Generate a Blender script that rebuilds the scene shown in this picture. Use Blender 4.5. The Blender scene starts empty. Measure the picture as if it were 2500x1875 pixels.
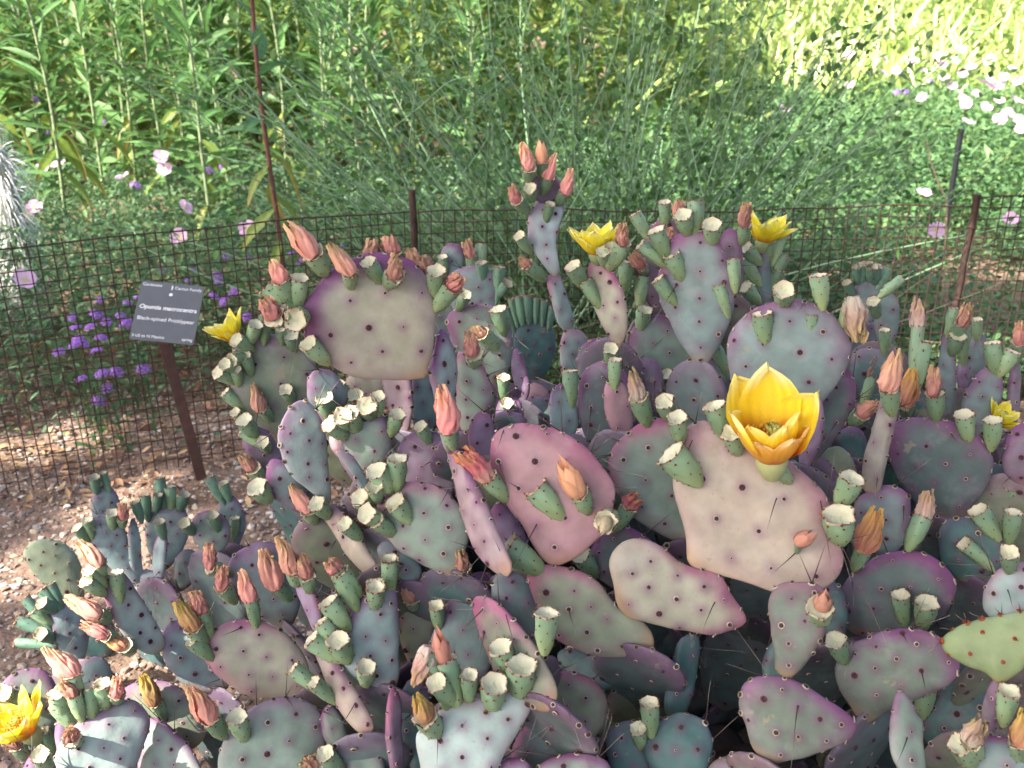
import bpy, math, random
import numpy as np
from mathutils import Vector, Matrix

rnd = random.Random(7)
rng = np.random.default_rng(7)
scene = bpy.context.scene
COL = scene.collection
R = math.radians

# ---------------------------------------------------------------- camera, sky, sun, exposure
CAM_H, PITCH, F = 1.0, R(22), 2290.0          # F: focal length in photo pixels (2500 wide)
cd = bpy.data.cameras.new('camera')
cam = bpy.data.objects.new('camera', cd)
COL.objects.link(cam)
cam.location = (0, 0, CAM_H)
cam.rotation_euler = (R(90) - PITCH, 0, 0)
cd.sensor_width = 36
cd.lens = 36 * F / 2500
cd.clip_start = 0.02
cd.clip_end = 300
cd.dof.use_dof = True
cd.dof.focus_distance = 1.0
cd.dof.aperture_fstop = 11
scene.camera = cam
scene.cycles.max_bounces = 7
scene.cycles.diffuse_bounces = 4
scene.cycles.transmission_bounces = 4

SUN = Vector((-0.62, -0.36, 0.70)).normalized()   # direction towards the sun
w = bpy.data.worlds.new('World')
scene.world = w
w.use_nodes = True
nt = w.node_tree
sky = nt.nodes.new('ShaderNodeTexSky')
sky.sky_type = 'NISHITA'
sky.sun_disc = False
sky.sun_elevation = math.asin(SUN.z)
sky.sun_rotation = math.atan2(SUN.x, SUN.y)
sky.dust_density = 5.0
sky.ozone_density = 0.6
bg = nt.nodes['Background']
bg.inputs['Strength'].default_value = 0.15
nt.links.new(sky.outputs[0], bg.inputs['Color'])
ld = bpy.data.lights.new('sun', 'SUN')
ld.energy = 4.6
ld.angle = R(0.5)
ld.color = (1.0, 0.93, 0.82)
so = bpy.data.objects.new('sun', ld)
COL.objects.link(so)
so.location = SUN * 20
so.rotation_euler = SUN.to_track_quat('Z', 'Y').to_euler()
vs = scene.view_settings
vs.view_transform = 'Standard'
vs.look = 'None'
vs.gamma = 1
vs.exposure = 2.0

# ---------------------------------------------------------------- pixel -> direction helpers
FWD = np.array([0, math.cos(PITCH), -math.sin(PITCH)])
UP = np.array([0, math.sin(PITCH), math.cos(PITCH)])
RGT = np.array([1.0, 0, 0])
CAMP = np.array([0, 0, CAM_H])


def ray(px, py):
    return FWD + RGT * ((px - 1250) / F) - UP * ((py - 937.5) / F)


def P(px, py, d):
    return CAMP + ray(px, py) * d


def at_y(px, py, Y):
    r = ray(px, py)
    return CAMP + r * (Y / r[1])


def at_z(px, py, z=0.0):
    r = ray(px, py)
    return CAMP + r * ((z - CAM_H) / r[2])


def nz(v):
    v = np.asarray(v, float)
    return v / np.linalg.norm(v)


# ---------------------------------------------------------------- mesh helpers
class MB:
    def __init__(self):
        self.v, self.f, self.c, self.n = [], [], [], 0

    def add(self, v, f, c=(0.5, 0.5, 0.5)):
        v = np.asarray(v, float).reshape(-1, 3)
        f = np.asarray(f, int)
        self.v.append(v)
        self.f.append(f + self.n)
        c = np.asarray(c, float)
        if c.ndim == 1:
            c = np.tile(c, (len(v), 1))
        self.c.append(c)
        self.n += len(v)

    def mesh(self, name, mat, smooth=True):
        V = np.concatenate(self.v)
        C = np.concatenate(self.c)
        me = bpy.data.meshes.new(name)
        loops = np.concatenate([f.ravel() for f in self.f])
        tot = np.concatenate([np.full(len(f), f.shape[1]) for f in self.f])
        st = np.concatenate([[0], np.cumsum(tot)[:-1]])
        me.vertices.add(len(V))
        me.vertices.foreach_set('co', V.astype(np.float32).ravel())
        me.loops.add(len(loops))
        me.loops.foreach_set('vertex_index', loops.astype(np.int32))
        me.polygons.add(len(tot))
        me.polygons.foreach_set('loop_start', st.astype(np.int32))
        me.polygons.foreach_set('use_smooth', np.full(len(tot), smooth))
        me.update(calc_edges=True)
        ca = me.color_attributes.new('Col', 'FLOAT_COLOR', 'POINT')
        ca.data.foreach_set('color', np.concatenate([C, np.ones((len(C), 1))], 1).astype(np.float32).ravel())
        if mat:
            me.materials.append(mat)
        return me


def link(name, me, parent=None, mw=None):
    o = bpy.data.objects.new(name, me)
    COL.objects.link(o)
    if parent is not None:
        o.parent = parent
    if mw is not None:
        o.matrix_local = mw
    return o


def thing(name, label, cat, loc=(0, 0, 0), group=None):
    o = bpy.data.objects.new(name, None)
    COL.objects.link(o)
    o.location = loc
    o.empty_display_size = 0.05
    tag(o, label, cat, group)
    return o


def tag(o, label, cat, group=None):
    o['label'] = label
    o['category'] = cat
    if group:
        o['group'] = group


def struct(o):
    o['kind'] = 'structure'
    return o


def stuff(o):
    o['kind'] = 'stuff'
    return o


def tube(mb, pts, rad, sides=6, col=(0.5, 0.5, 0.5), cap=True):
    pts = np.asarray(pts, float)
    n = len(pts)
    rad = np.broadcast_to(np.asarray(rad, float), (n,))
    tg = np.gradient(pts, axis=0)
    tg /= np.linalg.norm(tg, axis=1)[:, None] + 1e-9
    ref = np.array([0, 0, 1.0]) if abs(tg[0][2]) < 0.9 else np.array([1.0, 0, 0])
    a = np.cross(tg, ref)
    a /= np.linalg.norm(a, axis=1)[:, None] + 1e-9
    b = np.cross(tg, a)
    th = np.arange(sides) * 2 * math.pi / sides
    V = pts[:, None] + rad[:, None, None] * (a[:, None] * np.cos(th)[None, :, None] + b[:, None] * np.sin(th)[None, :, None])
    i = np.arange(n - 1)[:, None] * sides
    j = np.arange(sides)[None]
    k = (j + 1) % sides
    fq = np.stack([i + j, i + k, i + sides + k, i + sides + j], -1).reshape(-1, 4)
    c = np.asarray(col, float)
    if c.ndim == 2:
        c = np.repeat(c, sides, 0)
    mb.add(V.reshape(-1, 3), fq, c)
    if cap:
        cc = c if c.ndim == 1 else c[-sides:]
        c0 = c if c.ndim == 1 else c[:sides]
        mb.add(V[-1], [list(range(sides))], cc)
        mb.add(V[0], [list(range(sides))[::-1]], c0)


def box(mb, c, ax, ay, az, col):
    c, ax, ay, az = [np.asarray(q, float) for q in (c, ax, ay, az)]
    V = [c + sx * ax + sy * ay + sz * az for sz in (-1, 1) for sy in (-1, 1) for sx in (-1, 1)]
    Fc = [[0, 2, 3, 1], [4, 5, 7, 6], [0, 1, 5, 4], [2, 6, 7, 3], [0, 4, 6, 2], [1, 3, 7, 5]]
    mb.add(V, Fc, col)


def leaf_batch(mb, p, d, L, W, droop, col, S=3, fold=0.25, shape=1.0, tipcol=None):
    """many leaves at once; p,d (N,3); L,W,droop (N,)"""
    N = len(p)
    d = d / (np.linalg.norm(d, axis=1)[:, None] + 1e-9)
    up = np.tile([0, 0, 1.0], (N, 1)) + rng.normal(0, 0.35, (N, 3))
    side = np.cross(d, up)
    side /= np.linalg.norm(side, axis=1)[:, None] + 1e-9
    nr = np.cross(side, d)
    rows = []
    for j in range(S + 1):
        t = j / S
        hw = (math.sin(math.pi * min(1, max(0.02, t ** shape))) ** 0.8 * 0.5 + 0.02) if 0 < j < S else 0.03
        c = p + d * (L * t)[:, None] - np.array([0, 0, 1.0]) * (droop * L * t * t)[:, None]
        o = side * (W * hw)[:, None]
        f = nr * (W * hw * fold)[:, None]
        rows.append(np.stack([c - o + f, c, c + o + f], 1))
    V = np.stack(rows, 1).reshape(N, -1, 3)
    nv = V.shape[1]
    q = []
    for j in range(S):
        for k in range(2):
            a = j * 3 + k
            q.append([a, a + 1, a + 4, a + 3])
    q = np.array(q)
    Fc = (np.arange(N)[:, None, None] * nv + q[None]).reshape(-1, 4)
    if tipcol is None:
        cc = np.repeat(col, nv, 0)
    else:
        tt = np.repeat(np.linspace(0, 1, S + 1), 3)[None, :, None] ** 2
        cc = (col[:, None] * (1 - tt) + tipcol[:, None] * tt).reshape(-1, 3)
    mb.add(V.reshape(-1, 3), Fc, cc)


def wob(x, y, z, s=1.0, seed=0.0):
    """cheap smooth pseudo noise in -1..1"""
    return (np.sin(x * 1.7 * s + y * 2.3 * s + seed) + np.sin(y * 3.1 * s - z * 1.9 * s + 1.3 * seed + 1)
            + np.sin(z * 2.7 * s + x * 2.9 * s + 2.1 * seed + 2) + np.sin((x + y + z) * 4.3 * s + seed * 0.7)) / 4


# ---------------------------------------------------------------- materials
def mat(name, rough=0.6, spec=0.3, noise=(30, 0.25), bump=(0, 0, 0), trans=0.0, base=None, tint=None, metal=0.0, sss=0.0,
        tint2=None, tint3=None, vary=0.0):
    """vertex colour (or base) x noise; optional bump and leaf translucency"""
    m = bpy.data.materials.new(name)
    m.use_nodes = True
    n = m.node_tree.nodes
    l = m.node_tree.links
    b = n['Principled BSDF']
    out = n['Material Output']
    b.inputs['Roughness'].default_value = rough
    b.inputs['Specular IOR Level'].default_value = spec
    b.inputs['Metallic'].default_value = metal
    if base is None:
        src = n.new('ShaderNodeAttribute')
        src.attribute_name = 'Col'
        cs = src.outputs['Color']
    else:
        src = n.new('ShaderNodeRGB')
        src.outputs[0].default_value = (*base, 1)
        cs = src.outputs[0]
    tc = n.new('ShaderNodeTexCoord')
    if noise[1] > 0:
        nn = n.new('ShaderNodeTexNoise')
        nn.inputs['Scale'].default_value = noise[0]
        nn.inputs['Detail'].default_value = 5
        l.new(tc.outputs['Object'], nn.inputs['Vector'])
        mr = n.new('ShaderNodeMapRange')
        mr.inputs[1].default_value = 0.3
        mr.inputs[2].default_value = 0.7
        mr.inputs[3].default_value = 1 - noise[1]
        mr.inputs[4].default_value = 1 + noise[1]
        l.new(nn.outputs['Fac'], mr.inputs[0])
        mx = n.new('ShaderNodeMix')
        mx.data_type = 'RGBA'
        mx.blend_type = 'MULTIPLY'
        mx.inputs['Factor'].default_value = 1
        l.new(cs, mx.inputs['A'])
        l.new(mr.outputs[0], mx.inputs['B'])
        cs = mx.outputs['Result']
    for k, tn in enumerate((tint, tint2, tint3)):
        if tn:
            col, sc, lo, hi, amt = tn
            n2 = n.new('ShaderNodeTexNoise')
            n2.inputs['Scale'].default_value = sc
            n2.inputs['Detail'].default_value = 4
            n2.inputs['Roughness'].default_value = 0.6
            l.new(tc.outputs['Object'], n2.inputs['Vector'])
            m2 = n.new('ShaderNodeMapRange')
            m2.inputs[1].default_value = lo
            m2.inputs[2].default_value = hi
            m2.inputs[3].default_value = 0
            m2.inputs[4].default_value = amt
            l.new(n2.outputs['Fac'], m2.inputs[0])
            x2 = n.new('ShaderNodeMix')
            x2.data_type = 'RGBA'
            l.new(m2.outputs[0], x2.inputs['Factor'])
            l.new(cs, x2.inputs['A'])
            x2.inputs['B'].default_value = (*col, 1)
            cs = x2.outputs['Result']
    if vary > 0:           # each copy a little different
        oi = n.new('ShaderNodeObjectInfo')
        mv = n.new('ShaderNodeMapRange')
        mv.inputs[3].default_value = 1 - vary
        mv.inputs[4].default_value = 1 + vary
        l.new(oi.outputs['Random'], mv.inputs[0])
        hs = n.new('ShaderNodeHueSaturation')
        l.new(mv.outputs[0], hs.inputs['Value'])
        mh_ = n.new('ShaderNodeMath')
        mh_.operation = 'MULTIPLY_ADD'
        mh_.inputs[1].default_value = -vary * .16
        mh_.inputs[2].default_value = .5 + vary * .08
        l.new(oi.outputs['Random'], mh_.inputs[0])
        l.new(mh_.outputs[0], hs.inputs['Hue'])
        l.new(cs, hs.inputs['Color'])
        cs = hs.outputs[0]
    l.new(cs, b.inputs['Base Color'])
    if sss > 0:
        b.inputs['Subsurface Weight'].default_value = sss
        b.inputs['Subsurface Radius'].default_value = (0.004, 0.003, 0.002)
        b.inputs['Subsurface Scale'].default_value = 1.0
    if bump[1] > 0:
        nb = n.new('ShaderNodeTexNoise')
        nb.inputs['Scale'].default_value = bump[0]
        nb.inputs['Detail'].default_value = 6
        l.new(tc.outputs['Object'], nb.inputs['Vector'])
        bp = n.new('ShaderNodeBump')
        bp.inputs['Strength'].default_value = bump[1]
        bp.inputs['Distance'].default_value = bump[2]
        l.new(nb.outputs['Fac'], bp.inputs['Height'])
        l.new(bp.outputs[0], b.inputs['Normal'])
    if trans > 0:
        tr = n.new('ShaderNodeBsdfTranslucent')
        l.new(cs, tr.inputs['Color'])
        ms = n.new('ShaderNodeMixShader')
        ms.inputs[0].default_value = trans
        l.new(b.outputs[0], ms.inputs[1])
        l.new(tr.outputs[0], ms.inputs[2])
        l.new(ms.outputs[0], out.inputs['Surface'])
    return m


M_PAD = mat('cactus_skin', 0.55, 0.35, (55, 0.14), (140, 0.35, 0.0016), tint=((0.40, 0.41, 0.40), 22, 0.54, 0.78, 0.30),
            tint2=((0.20, 0.16, 0.11), 190, 0.63, 0.72, 0.42), tint3=((0.27, 0.215, 0.155), 26, 0.665, 0.70, 0.55))
M_FRUIT = mat('fruit_skin', 0.45, 0.4, (90, 0.14), (200, 0.2, 0.001), vary=0.22)
M_SCAR = mat('fruit_scar', 0.8, 0.2, (350, 0.30), (500, 0.5, 0.001))
M_AREOLE = mat('areole', 0.9, 0.1, (800, 0.3))
M_SPINE = mat('spine', 0.5, 0.3, (200, 0.2))
M_WILT = mat('wilted_petal', 0.6, 0.25, (160, 0.22), (260, 0.3, 0.001), trans=0.34, vary=0.20)
M_PETAL = mat('petal', 0.5, 0.2, (60, 0.06), (120, 0.12, 0.001), trans=0.35)
M_LEAF = mat('leaf', 0.5, 0.35, (9, 0.22), trans=0.38)
M_STEM = mat('stem', 0.7, 0.2, (60, 0.25), (150, 0.3, 0.001))
M_WIRE = mat('rusted_wire', 0.8, 0.25, (70, 0.35), base=(0.05, 0.032, 0.027), metal=0.2,
             tint=((0.11, 0.06, 0.042), 45, 0.5, 0.7, 0.6))
M_GRAVEL = mat('gravel', 0.9, 0.15, (60, 0.2), (90, 0.4, 0.002))
M_LITTER = mat('litter', 0.85, 0.15, (50, 0.25), trans=0.12)
M_SOIL = mat('soil', 0.95, 0.1, (22, 0.3), (60, 0.8, 0.012), base=(0.17, 0.115, 0.085),
             tint=((0.26, 0.18, 0.14), 9, 0.45, 0.65, 0.7), tint2=((0.06, 0.04, 0.03), 120, 0.55, 0.7, 0.7))
M_BARK = mat('bark', 0.9, 0.1, (18, 0.35), (30, 0.8, 0.01), base=(0.09, 0.07, 0.05))
M_STONE = mat('stone', 0.9, 0.15, (14, 0.35), (24, 0.8, 0.012), base=(0.075, 0.055, 0.055))
M_PLATE = mat('sign_plate', 0.45, 0.4, (40, 0.06), (180, 0.1, 0.0006), base=(0.085, 0.09, 0.10))
M_PRINT = mat('sign_print', 0.6, 0.3, (40, 0.05), base=(0.72, 0.72, 0.72))
M_STAKE = mat('sign_stake', 0.6, 0.3, (60, 0.2), (90, 0.3, 0.001), base=(0.085, 0.048, 0.042))
M_HAIR = mat('cactus_hair', 0.7, 0.2, (30, 0.1))
M_BLACK = mat('black_plastic', 0.5, 0.4, (40, 0.2), (90, 0.3, 0.001), base=(0.012, 0.014, 0.018))

# ---------------------------------------------------------------- ground
mb = MB()
gx = np.linspace(-40, 40, 2)
xs = np.concatenate([np.linspace(-40, -3.2, 8), np.linspace(-3, 3, 110), np.linspace(3.2, 40, 8)])
ys = np.concatenate([np.linspace(-20, 0, 6), np.linspace(0.2, 4.5, 90), np.linspace(4.8, 60, 10)])
GX, GY = np.meshgrid(xs, ys)
GZ = 0.012 * wob(GX * 2.1, GY * 2.3, 0 * GX, 1.6) + 0.006 * wob(GX * 9, GY * 8, 0 * GX, 1.3, 3)
GZ = GZ * (np.abs(GX) < 3.1) * (GY < 4.6) * (GY > 0.1)


def ground_z(x, y):
    return 0.012 * wob(x * 2.1, y * 2.3, 0 * x, 1.6) + 0.006 * wob(x * 9, y * 8, 0 * x, 1.3, 3)


nx, ny = len(xs), len(ys)
i = np.arange(ny - 1)[:, None] * nx + np.arange(nx - 1)[None]
mb.add(np.stack([GX, GY, GZ], -1).reshape(-1, 3), np.stack([i, i + 1, i + nx + 1, i + nx], -1).reshape(-1, 4))
struct(link('ground', mb.mesh('ground', M_SOIL)))

# ---------------------------------------------------------------- prickly pear pads
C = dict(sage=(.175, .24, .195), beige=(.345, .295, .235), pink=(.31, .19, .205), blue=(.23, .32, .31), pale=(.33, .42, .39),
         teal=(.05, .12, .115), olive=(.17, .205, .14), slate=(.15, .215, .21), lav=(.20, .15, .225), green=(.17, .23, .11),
         dark=(.07, .105, .10), purp=(.16, .125, .165), ysage=(.285, .285, .22), mauve=(.265, .20, .215), gbeige=(.22, .215, .185), shade_sage=(.10, .135, .105), frost=(.42, .50, .50))  # the darkened sage puts the lower-right shade into the pad colour
RIM = dict(p=(.155, .05, .135), m=(.24, .07, .135), d=(.10, .045, .11), o=(.30, .22, .14), g=(.20, .26, .12))
AREOLE_ROOT = {}

# id, plant, depth of the base joint (or the pad it grows from), yaw, pitch, skin, rim strength, rim tint, outline px (joint first)
PADS = []


def pad(i, pl, dep, yaw, pit, skin, rs, rt, *pts):
    PADS.append((i, pl, dep, yaw, pit, skin, rs, rt, np.array(pts, float).reshape(-1, 2)))


# --- centre
pad('I13', 'M', .95, 30, -10, 'teal', .3, 'd', 1640,1765, 1615,1730, 1620,1670, 1640,1600, 1650,1560, 1690,1548, 1715,1570, 1710,1640, 1690,1710, 1665,1755)
pad('E2', 'M', .93, 0, -14, 'olive', .9, 'm', 1588,1592, 1529,1608, 1456,1602, 1400,1585, 1355,1560, 1310,1510, 1288,1450, 1286,1412, 1300,1385, 1345,1378, 1402,1387, 1456,1416, 1507,1478, 1560,1510, 1592,1550)
pad('E3', 'M', 'E2', 0, -22, 'ysage', .75, 'm', 1535,1508, 1512,1480, 1498,1430, 1487,1369, 1514,1326, 1565,1318, 1619,1340, 1673,1380, 1758,1404, 1790,1455, 1819,1502, 1812,1524, 1772,1542, 1729,1551, 1637,1532, 1565,1514)
pad('D1', 'M', 'E3', 4, -5, 'beige', .62, 'm', 1705,1393, 1679,1371, 1675,1320, 1660,1248, 1642,1168, 1653,1081, 1686,1034, 1733,1027, 1790,1050, 1870,1085, 1942,1137, 2018,1213, 2056,1325, 2047,1394, 2000,1440, 1935,1455, 1845,1433, 1765,1404)
pad('A4', 'M', .90, 15, -10, 'dark', .2, 'd', 1290,1625, 1235,1565, 1205,1480, 1203,1415, 1245,1393, 1285,1420, 1310,1500, 1312,1580)
pad('A3', 'M', 'A4', -52, -6, 'mauve', .75, 'p', 1225,1412, 1166,1364, 1129,1266, 1108,1194, 1086,1110, 1100,1096, 1129,1100, 1142,1139, 1176,1194, 1209,1266, 1238,1338, 1252,1388)
pad('A2', 'M', 'A3', 55, 0, 'blue', .9, 'p', 1103,1104, 1084,1098, 1068,1029, 1060,968, 1037,915, 1048,878, 1064,809, 1088,805, 1109,846, 1123,907, 1121,988, 1125,1070)
pad('A1', 'M', 'A2', 4, -12, 'ysage', 1.15, 'p', 1040,925, 966,931, 885,925, 812,899, 763,858, 736,801, 738,752, 755,720, 791,675, 844,638, 909,618, 966,620, 1011,642, 1044,687, 1062,744, 1062,809, 1052,866, 1044,899)
pad('A6', 'M', 1.0, -48, -8, 'beige', .6, 'p', 922,1404, 898,1403, 847,1364, 825,1331, 789,1273, 771,1244, 811,1230, 836,1246, 865,1280, 898,1331, 934,1390)
pad('A5', 'M', 'A6', 38, -4, 'pale', .7, 'p', 806,1228, 746,1197, 703,1168, 677,1121, 666,1074, 674,1038, 703,991, 735,975, 764,984, 793,1024, 807,1067, 811,1139, 814,1204)
pad('A8', 'M', 1.1, 20, -15, 'slate', .7, 'p', 800,1015, 756,985, 748,940, 760,910, 786,900, 815,910, 838,940, 848,980, 835,1005)
pad('A7', 'M', 1.14, -35, -10, 'mauve', .8, 'p', 985,1066, 950,1040, 935,980, 925,920, 935,880, 975,870, 1005,910, 1012,980, 1005,1040)
pad('A7b', 'M', 1.17, 0, -10, 'ysage', .5, 'm', 900,1015, 860,960, 845,925, 880,890, 940,890, 960,930, 940,975)
pad('A7c', 'M', 1.18, 30, -10, 'blue', .5, 'p', 1030,1092, 1005,1050, 1000,950, 1015,900, 1045,900, 1062,960, 1068,1040)
pad('A9', 'M', 1.06, -5, -15, 'sage', .8, 'p', 892,1162, 862,1136, 836,1096, 833,1056, 847,1027, 883,1009, 920,1011, 945,1031, 956,1074, 945,1125, 912,1157)
pad('A9b', 'M', 1.1, 10, -10, 'pink', .3, 'm', 852,1132, 815,1105, 803,1070, 820,1045, 845,1060, 852,1100)
pad('A9c', 'M', 1.14, 0, -15, 'pink', .6, 'm', 865,1022, 832,1005, 822,985, 840,970, 880,962, 915,965, 925,985, 900,1010)
pad('A10', 'M', 1.08, -5, -14, 'purp', .6, 'p', 1040,1245, 985,1190, 968,1130, 972,1090, 1000,1058, 1040,1045, 1080,1062, 1110,1110, 1115,1180, 1090,1235)
pad('A11', 'M', .99, -8, -15, 'sage', .7, 'm', 1108,1410, 1064,1393, 1006,1364, 956,1324, 930,1280, 921,1244, 934,1212, 970,1183, 1021,1176, 1079,1190, 1115,1223, 1140,1266, 1144,1320, 1129,1374)
pad('A12', 'M', 1.03, 28, -8, 'blue', .5, 'm', 960,1312, 905,1260, 870,1190, 835,1140, 815,1110, 850,1100, 885,1140, 905,1180, 930,1240)
pad('A12b', 'M', 1.02, 10, -10, 'slate', .3, 'p', 1012,1432, 960,1400, 920,1350, 940,1320, 990,1340, 1030,1390)
pad('A13', 'M', 1.24, 5, -14, 'olive', .55, 'p', 690,1092, 620,1060, 575,990, 562,920, 565,860, 600,828, 660,818, 720,830, 765,870, 775,930, 765,1000, 730,1060)
pad('A14', 'M', 1.2, 15, -10, 'purp', .5, 'd', 690,1205, 640,1170, 600,1110, 595,1060, 620,1040, 660,1060, 690,1120)
pad('A15', 'M', 1.07, 18, -10, 'slate', .9, 'p', 790,1257, 720,1250, 675,1220, 652,1185, 650,1150, 665,1120, 700,1130, 740,1180, 770,1220)
pad('B1', 'M', 1.19, 0, -18, 'sage', .95, 'p', 1195,945, 1125,858, 1094,809, 1090,781, 1104,760, 1141,742, 1186,742, 1227,760, 1247,793, 1253,838, 1247,887, 1227,923)
pad('B2', 'M', 1.21, -48, -6, 'lav', .9, 'p', 1270,990, 1250,930, 1248,870, 1258,850, 1272,860, 1288,900, 1292,950, 1285,980)
pad('B2b', 'M', 1.27, 0, -5, 'pink', .4, 'm', 1325,1020, 1290,1000, 1283,960, 1300,935, 1330,945, 1345,975)
pad('B2c', 'M', 1.23, 0, -5, 'slate', .6, 'p', 1310,1045, 1270,1020, 1270,990, 1300,970, 1345,975, 1355,1010)
pad('B3', 'M', 1.04, -18, -12, 'sage', .95, 'm', 1141,1062, 1119,1029, 1115,948, 1117,866, 1141,862, 1170,878, 1190,911, 1204,960, 1202,1000, 1182,1041)
pad('B3b', 'M', 1.17, -20, -10, 'purp', .8, 'p', 1250,1062, 1215,1030, 1215,985, 1240,965, 1265,975, 1278,1010, 1275,1050)
pad('B8', 'M', 1.0, 25, -10, 'lav', .7, 'm', 1188,1132, 1150,1100, 1146,1050, 1160,1015, 1180,1004, 1200,1020, 1208,1060, 1210,1110)
pad('B8b', 'M', 1.08, 0, -14, 'dark', .9, 'p', 1245,1070, 1210,1045, 1205,1015, 1235,1003, 1270,1010, 1285,1030, 1280,1060)
pad('B9', 'M', 1.0, 10, -10, 'lav', .8, 'p', 1262,1395, 1215,1350, 1190,1290, 1195,1250, 1220,1225, 1260,1260, 1290,1330, 1290,1380)
pad('E1', 'M', 'E2', -10, -16, 'pink', .75, 'm', 1352,1382, 1324,1364, 1303,1335, 1274,1284, 1237,1233, 1212,1194, 1198,1139, 1199,1096, 1212,1060, 1245,1038, 1281,1029, 1331,1038, 1382,1056, 1426,1089, 1465,1129, 1494,1176, 1500,1212, 1491,1255, 1469,1309, 1426,1349, 1382,1371)
pad('E4', 'M', 1.02, 8, -16, 'sage', .9, 'm', 1680,1338, 1599,1297, 1545,1262, 1505,1200, 1483,1130, 1500,1085, 1534,1056, 1595,1020, 1660,1030, 1710,1090, 1730,1200, 1715,1300)
pad('E5', 'M', 1.0, 0, -14, 'dark', .9, 'p', 1545,1445, 1470,1420, 1440,1370, 1460,1310, 1520,1285, 1570,1305, 1610,1350, 1600,1410)
pad('T0', 'M', 1.34, 22, -10, 'blue', .6, 'm', 1405,965, 1375,920, 1368,860, 1372,815, 1395,800, 1425,815, 1440,860, 1440,920)
pad('T1', 'M', 'T0', 22, -5, 'blue', .8, 'm', 1388,812, 1362,790, 1345,730, 1335,680, 1350,668, 1368,675, 1385,730, 1402,785)
pad('T2', 'M', 'T1', 22, -5, 'frost', .8, 'p', 1355,678, 1329,651, 1300,610, 1288,561, 1296,513, 1329,476, 1368,480, 1378,505, 1368,549, 1357,602, 1366,660)
pad('T3', 'M', 'T2', 30, -20, 'lav', .8, 'p', 1345,512, 1300,495, 1277,455, 1290,430, 1330,420, 1360,425, 1378,455, 1376,492)
# --- upper right of the clump
pad('C1', 'M', 1.14, -32, -10, 'ysage', .9, 'm', 1505,854, 1475,816, 1446,759, 1430,702, 1424,662, 1438,637, 1463,635, 1491,649, 1520,686, 1540,731, 1544,771, 1532,816)
pad('C2', 'M', 1.12, -8, -12, 'slate', .95, 'p', 1713,898, 1666,845, 1634,784, 1609,735, 1603,686, 1621,629, 1638,584, 1666,564, 1699,558, 1739,572, 1768,609, 1788,666, 1796,719, 1784,784, 1764,828, 1731,881)
pad('C3', 'M', 1.27, 5, -12, 'purp', .9, 'm', 1640,700, 1590,640, 1570,590, 1580,560, 1605,540, 1640,537, 1670,560, 1680,620, 1665,670)
pad('C3b', 'M', 1.22, 10, -10, 'purp', .5, 'm', 1600,765, 1560,700, 1550,640, 1570,600, 1600,610, 1620,670, 1620,740)
pad('C4', 'M', 1.27, -10, -12, 'purp', .9, 'p', 1790,735, 1760,680, 1755,610, 1765,570, 1785,557, 1805,575, 1813,620, 1812,690)
pad('C5', 'M', 1.05, 0, -12, 'slate', .8, 'p', 1938,1040, 1860,1010, 1800,970, 1776,889, 1776,849, 1788,804, 1821,767, 1870,741, 1927,731, 1988,739, 2032,767, 2065,808, 2077,849, 2069,894, 2041,938, 1998,990)
pad('C6', 'M', 1.32, 52, -8, 'slate', .9, 'p', 1866,755, 1850,720, 1848,650, 1855,605, 1866,594, 1878,610, 1884,670, 1882,730)
pad('C7', 'M', 1.23, 5, -12, 'sage', .8, 'p', 1730,1015, 1660,990, 1590,940, 1545,880, 1536,830, 1550,785, 1590,765, 1640,775, 1690,830, 1730,900, 1745,970)
pad('C7b', 'M', 1.17, 0, -10, 'slate', .9, 'p', 1770,1045, 1720,1000, 1710,940, 1715,890, 1745,870, 1780,890, 1790,950, 1790,1010)
pad('C8', 'M', 1.32, 5, -10, 'slate', .95, 'p', 1470,975, 1420,930, 1408,880, 1420,845, 1450,827, 1485,840, 1500,890, 1495,940)
pad('C9', 'M', 1.19, 0, -12, 'purp', .8, 'p', 1585,1015, 1540,970, 1525,920, 1535,885, 1570,872, 1605,885, 1620,930, 1612,980)
pad('C10', 'M', 1.13, 0, -12, 'dark', .95, 'p', 1490,1132, 1440,1090, 1415,1020, 1412,950, 1430,900, 1470,880, 1515,895, 1540,950, 1545,1040, 1525,1110)
pad('C11', 'M', 1.06, 18, -8, 'pink', .4, 'm', 1528,1070, 1491,1044, 1475,991, 1475,946, 1491,926, 1520,934, 1540,979, 1546,1040)
pad('C12', 'M', 1.11, 38, -8, 'blue', .8, 'p', 1385,1088, 1345,1060, 1332,1010, 1340,965, 1365,938, 1395,945, 1412,990, 1416,1050)
# --- lower centre
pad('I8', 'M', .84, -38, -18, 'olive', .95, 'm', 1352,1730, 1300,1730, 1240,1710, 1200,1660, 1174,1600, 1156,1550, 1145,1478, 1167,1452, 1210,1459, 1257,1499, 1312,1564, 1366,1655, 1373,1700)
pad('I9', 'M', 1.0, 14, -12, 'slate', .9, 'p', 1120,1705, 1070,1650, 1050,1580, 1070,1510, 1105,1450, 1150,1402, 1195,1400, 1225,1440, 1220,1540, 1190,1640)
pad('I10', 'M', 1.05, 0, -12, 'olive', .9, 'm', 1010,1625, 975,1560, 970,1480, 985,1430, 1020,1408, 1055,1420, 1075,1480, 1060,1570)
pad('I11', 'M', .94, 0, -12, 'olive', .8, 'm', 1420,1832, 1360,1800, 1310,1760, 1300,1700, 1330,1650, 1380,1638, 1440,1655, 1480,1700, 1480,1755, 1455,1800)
pad('I12', 'M', .99, 0, 10, 'teal', .2, 'd', 1590,1645, 1520,1670, 1450,1690, 1390,1660, 1360,1600, 1400,1580, 1480,1590, 1560,1600)
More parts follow.
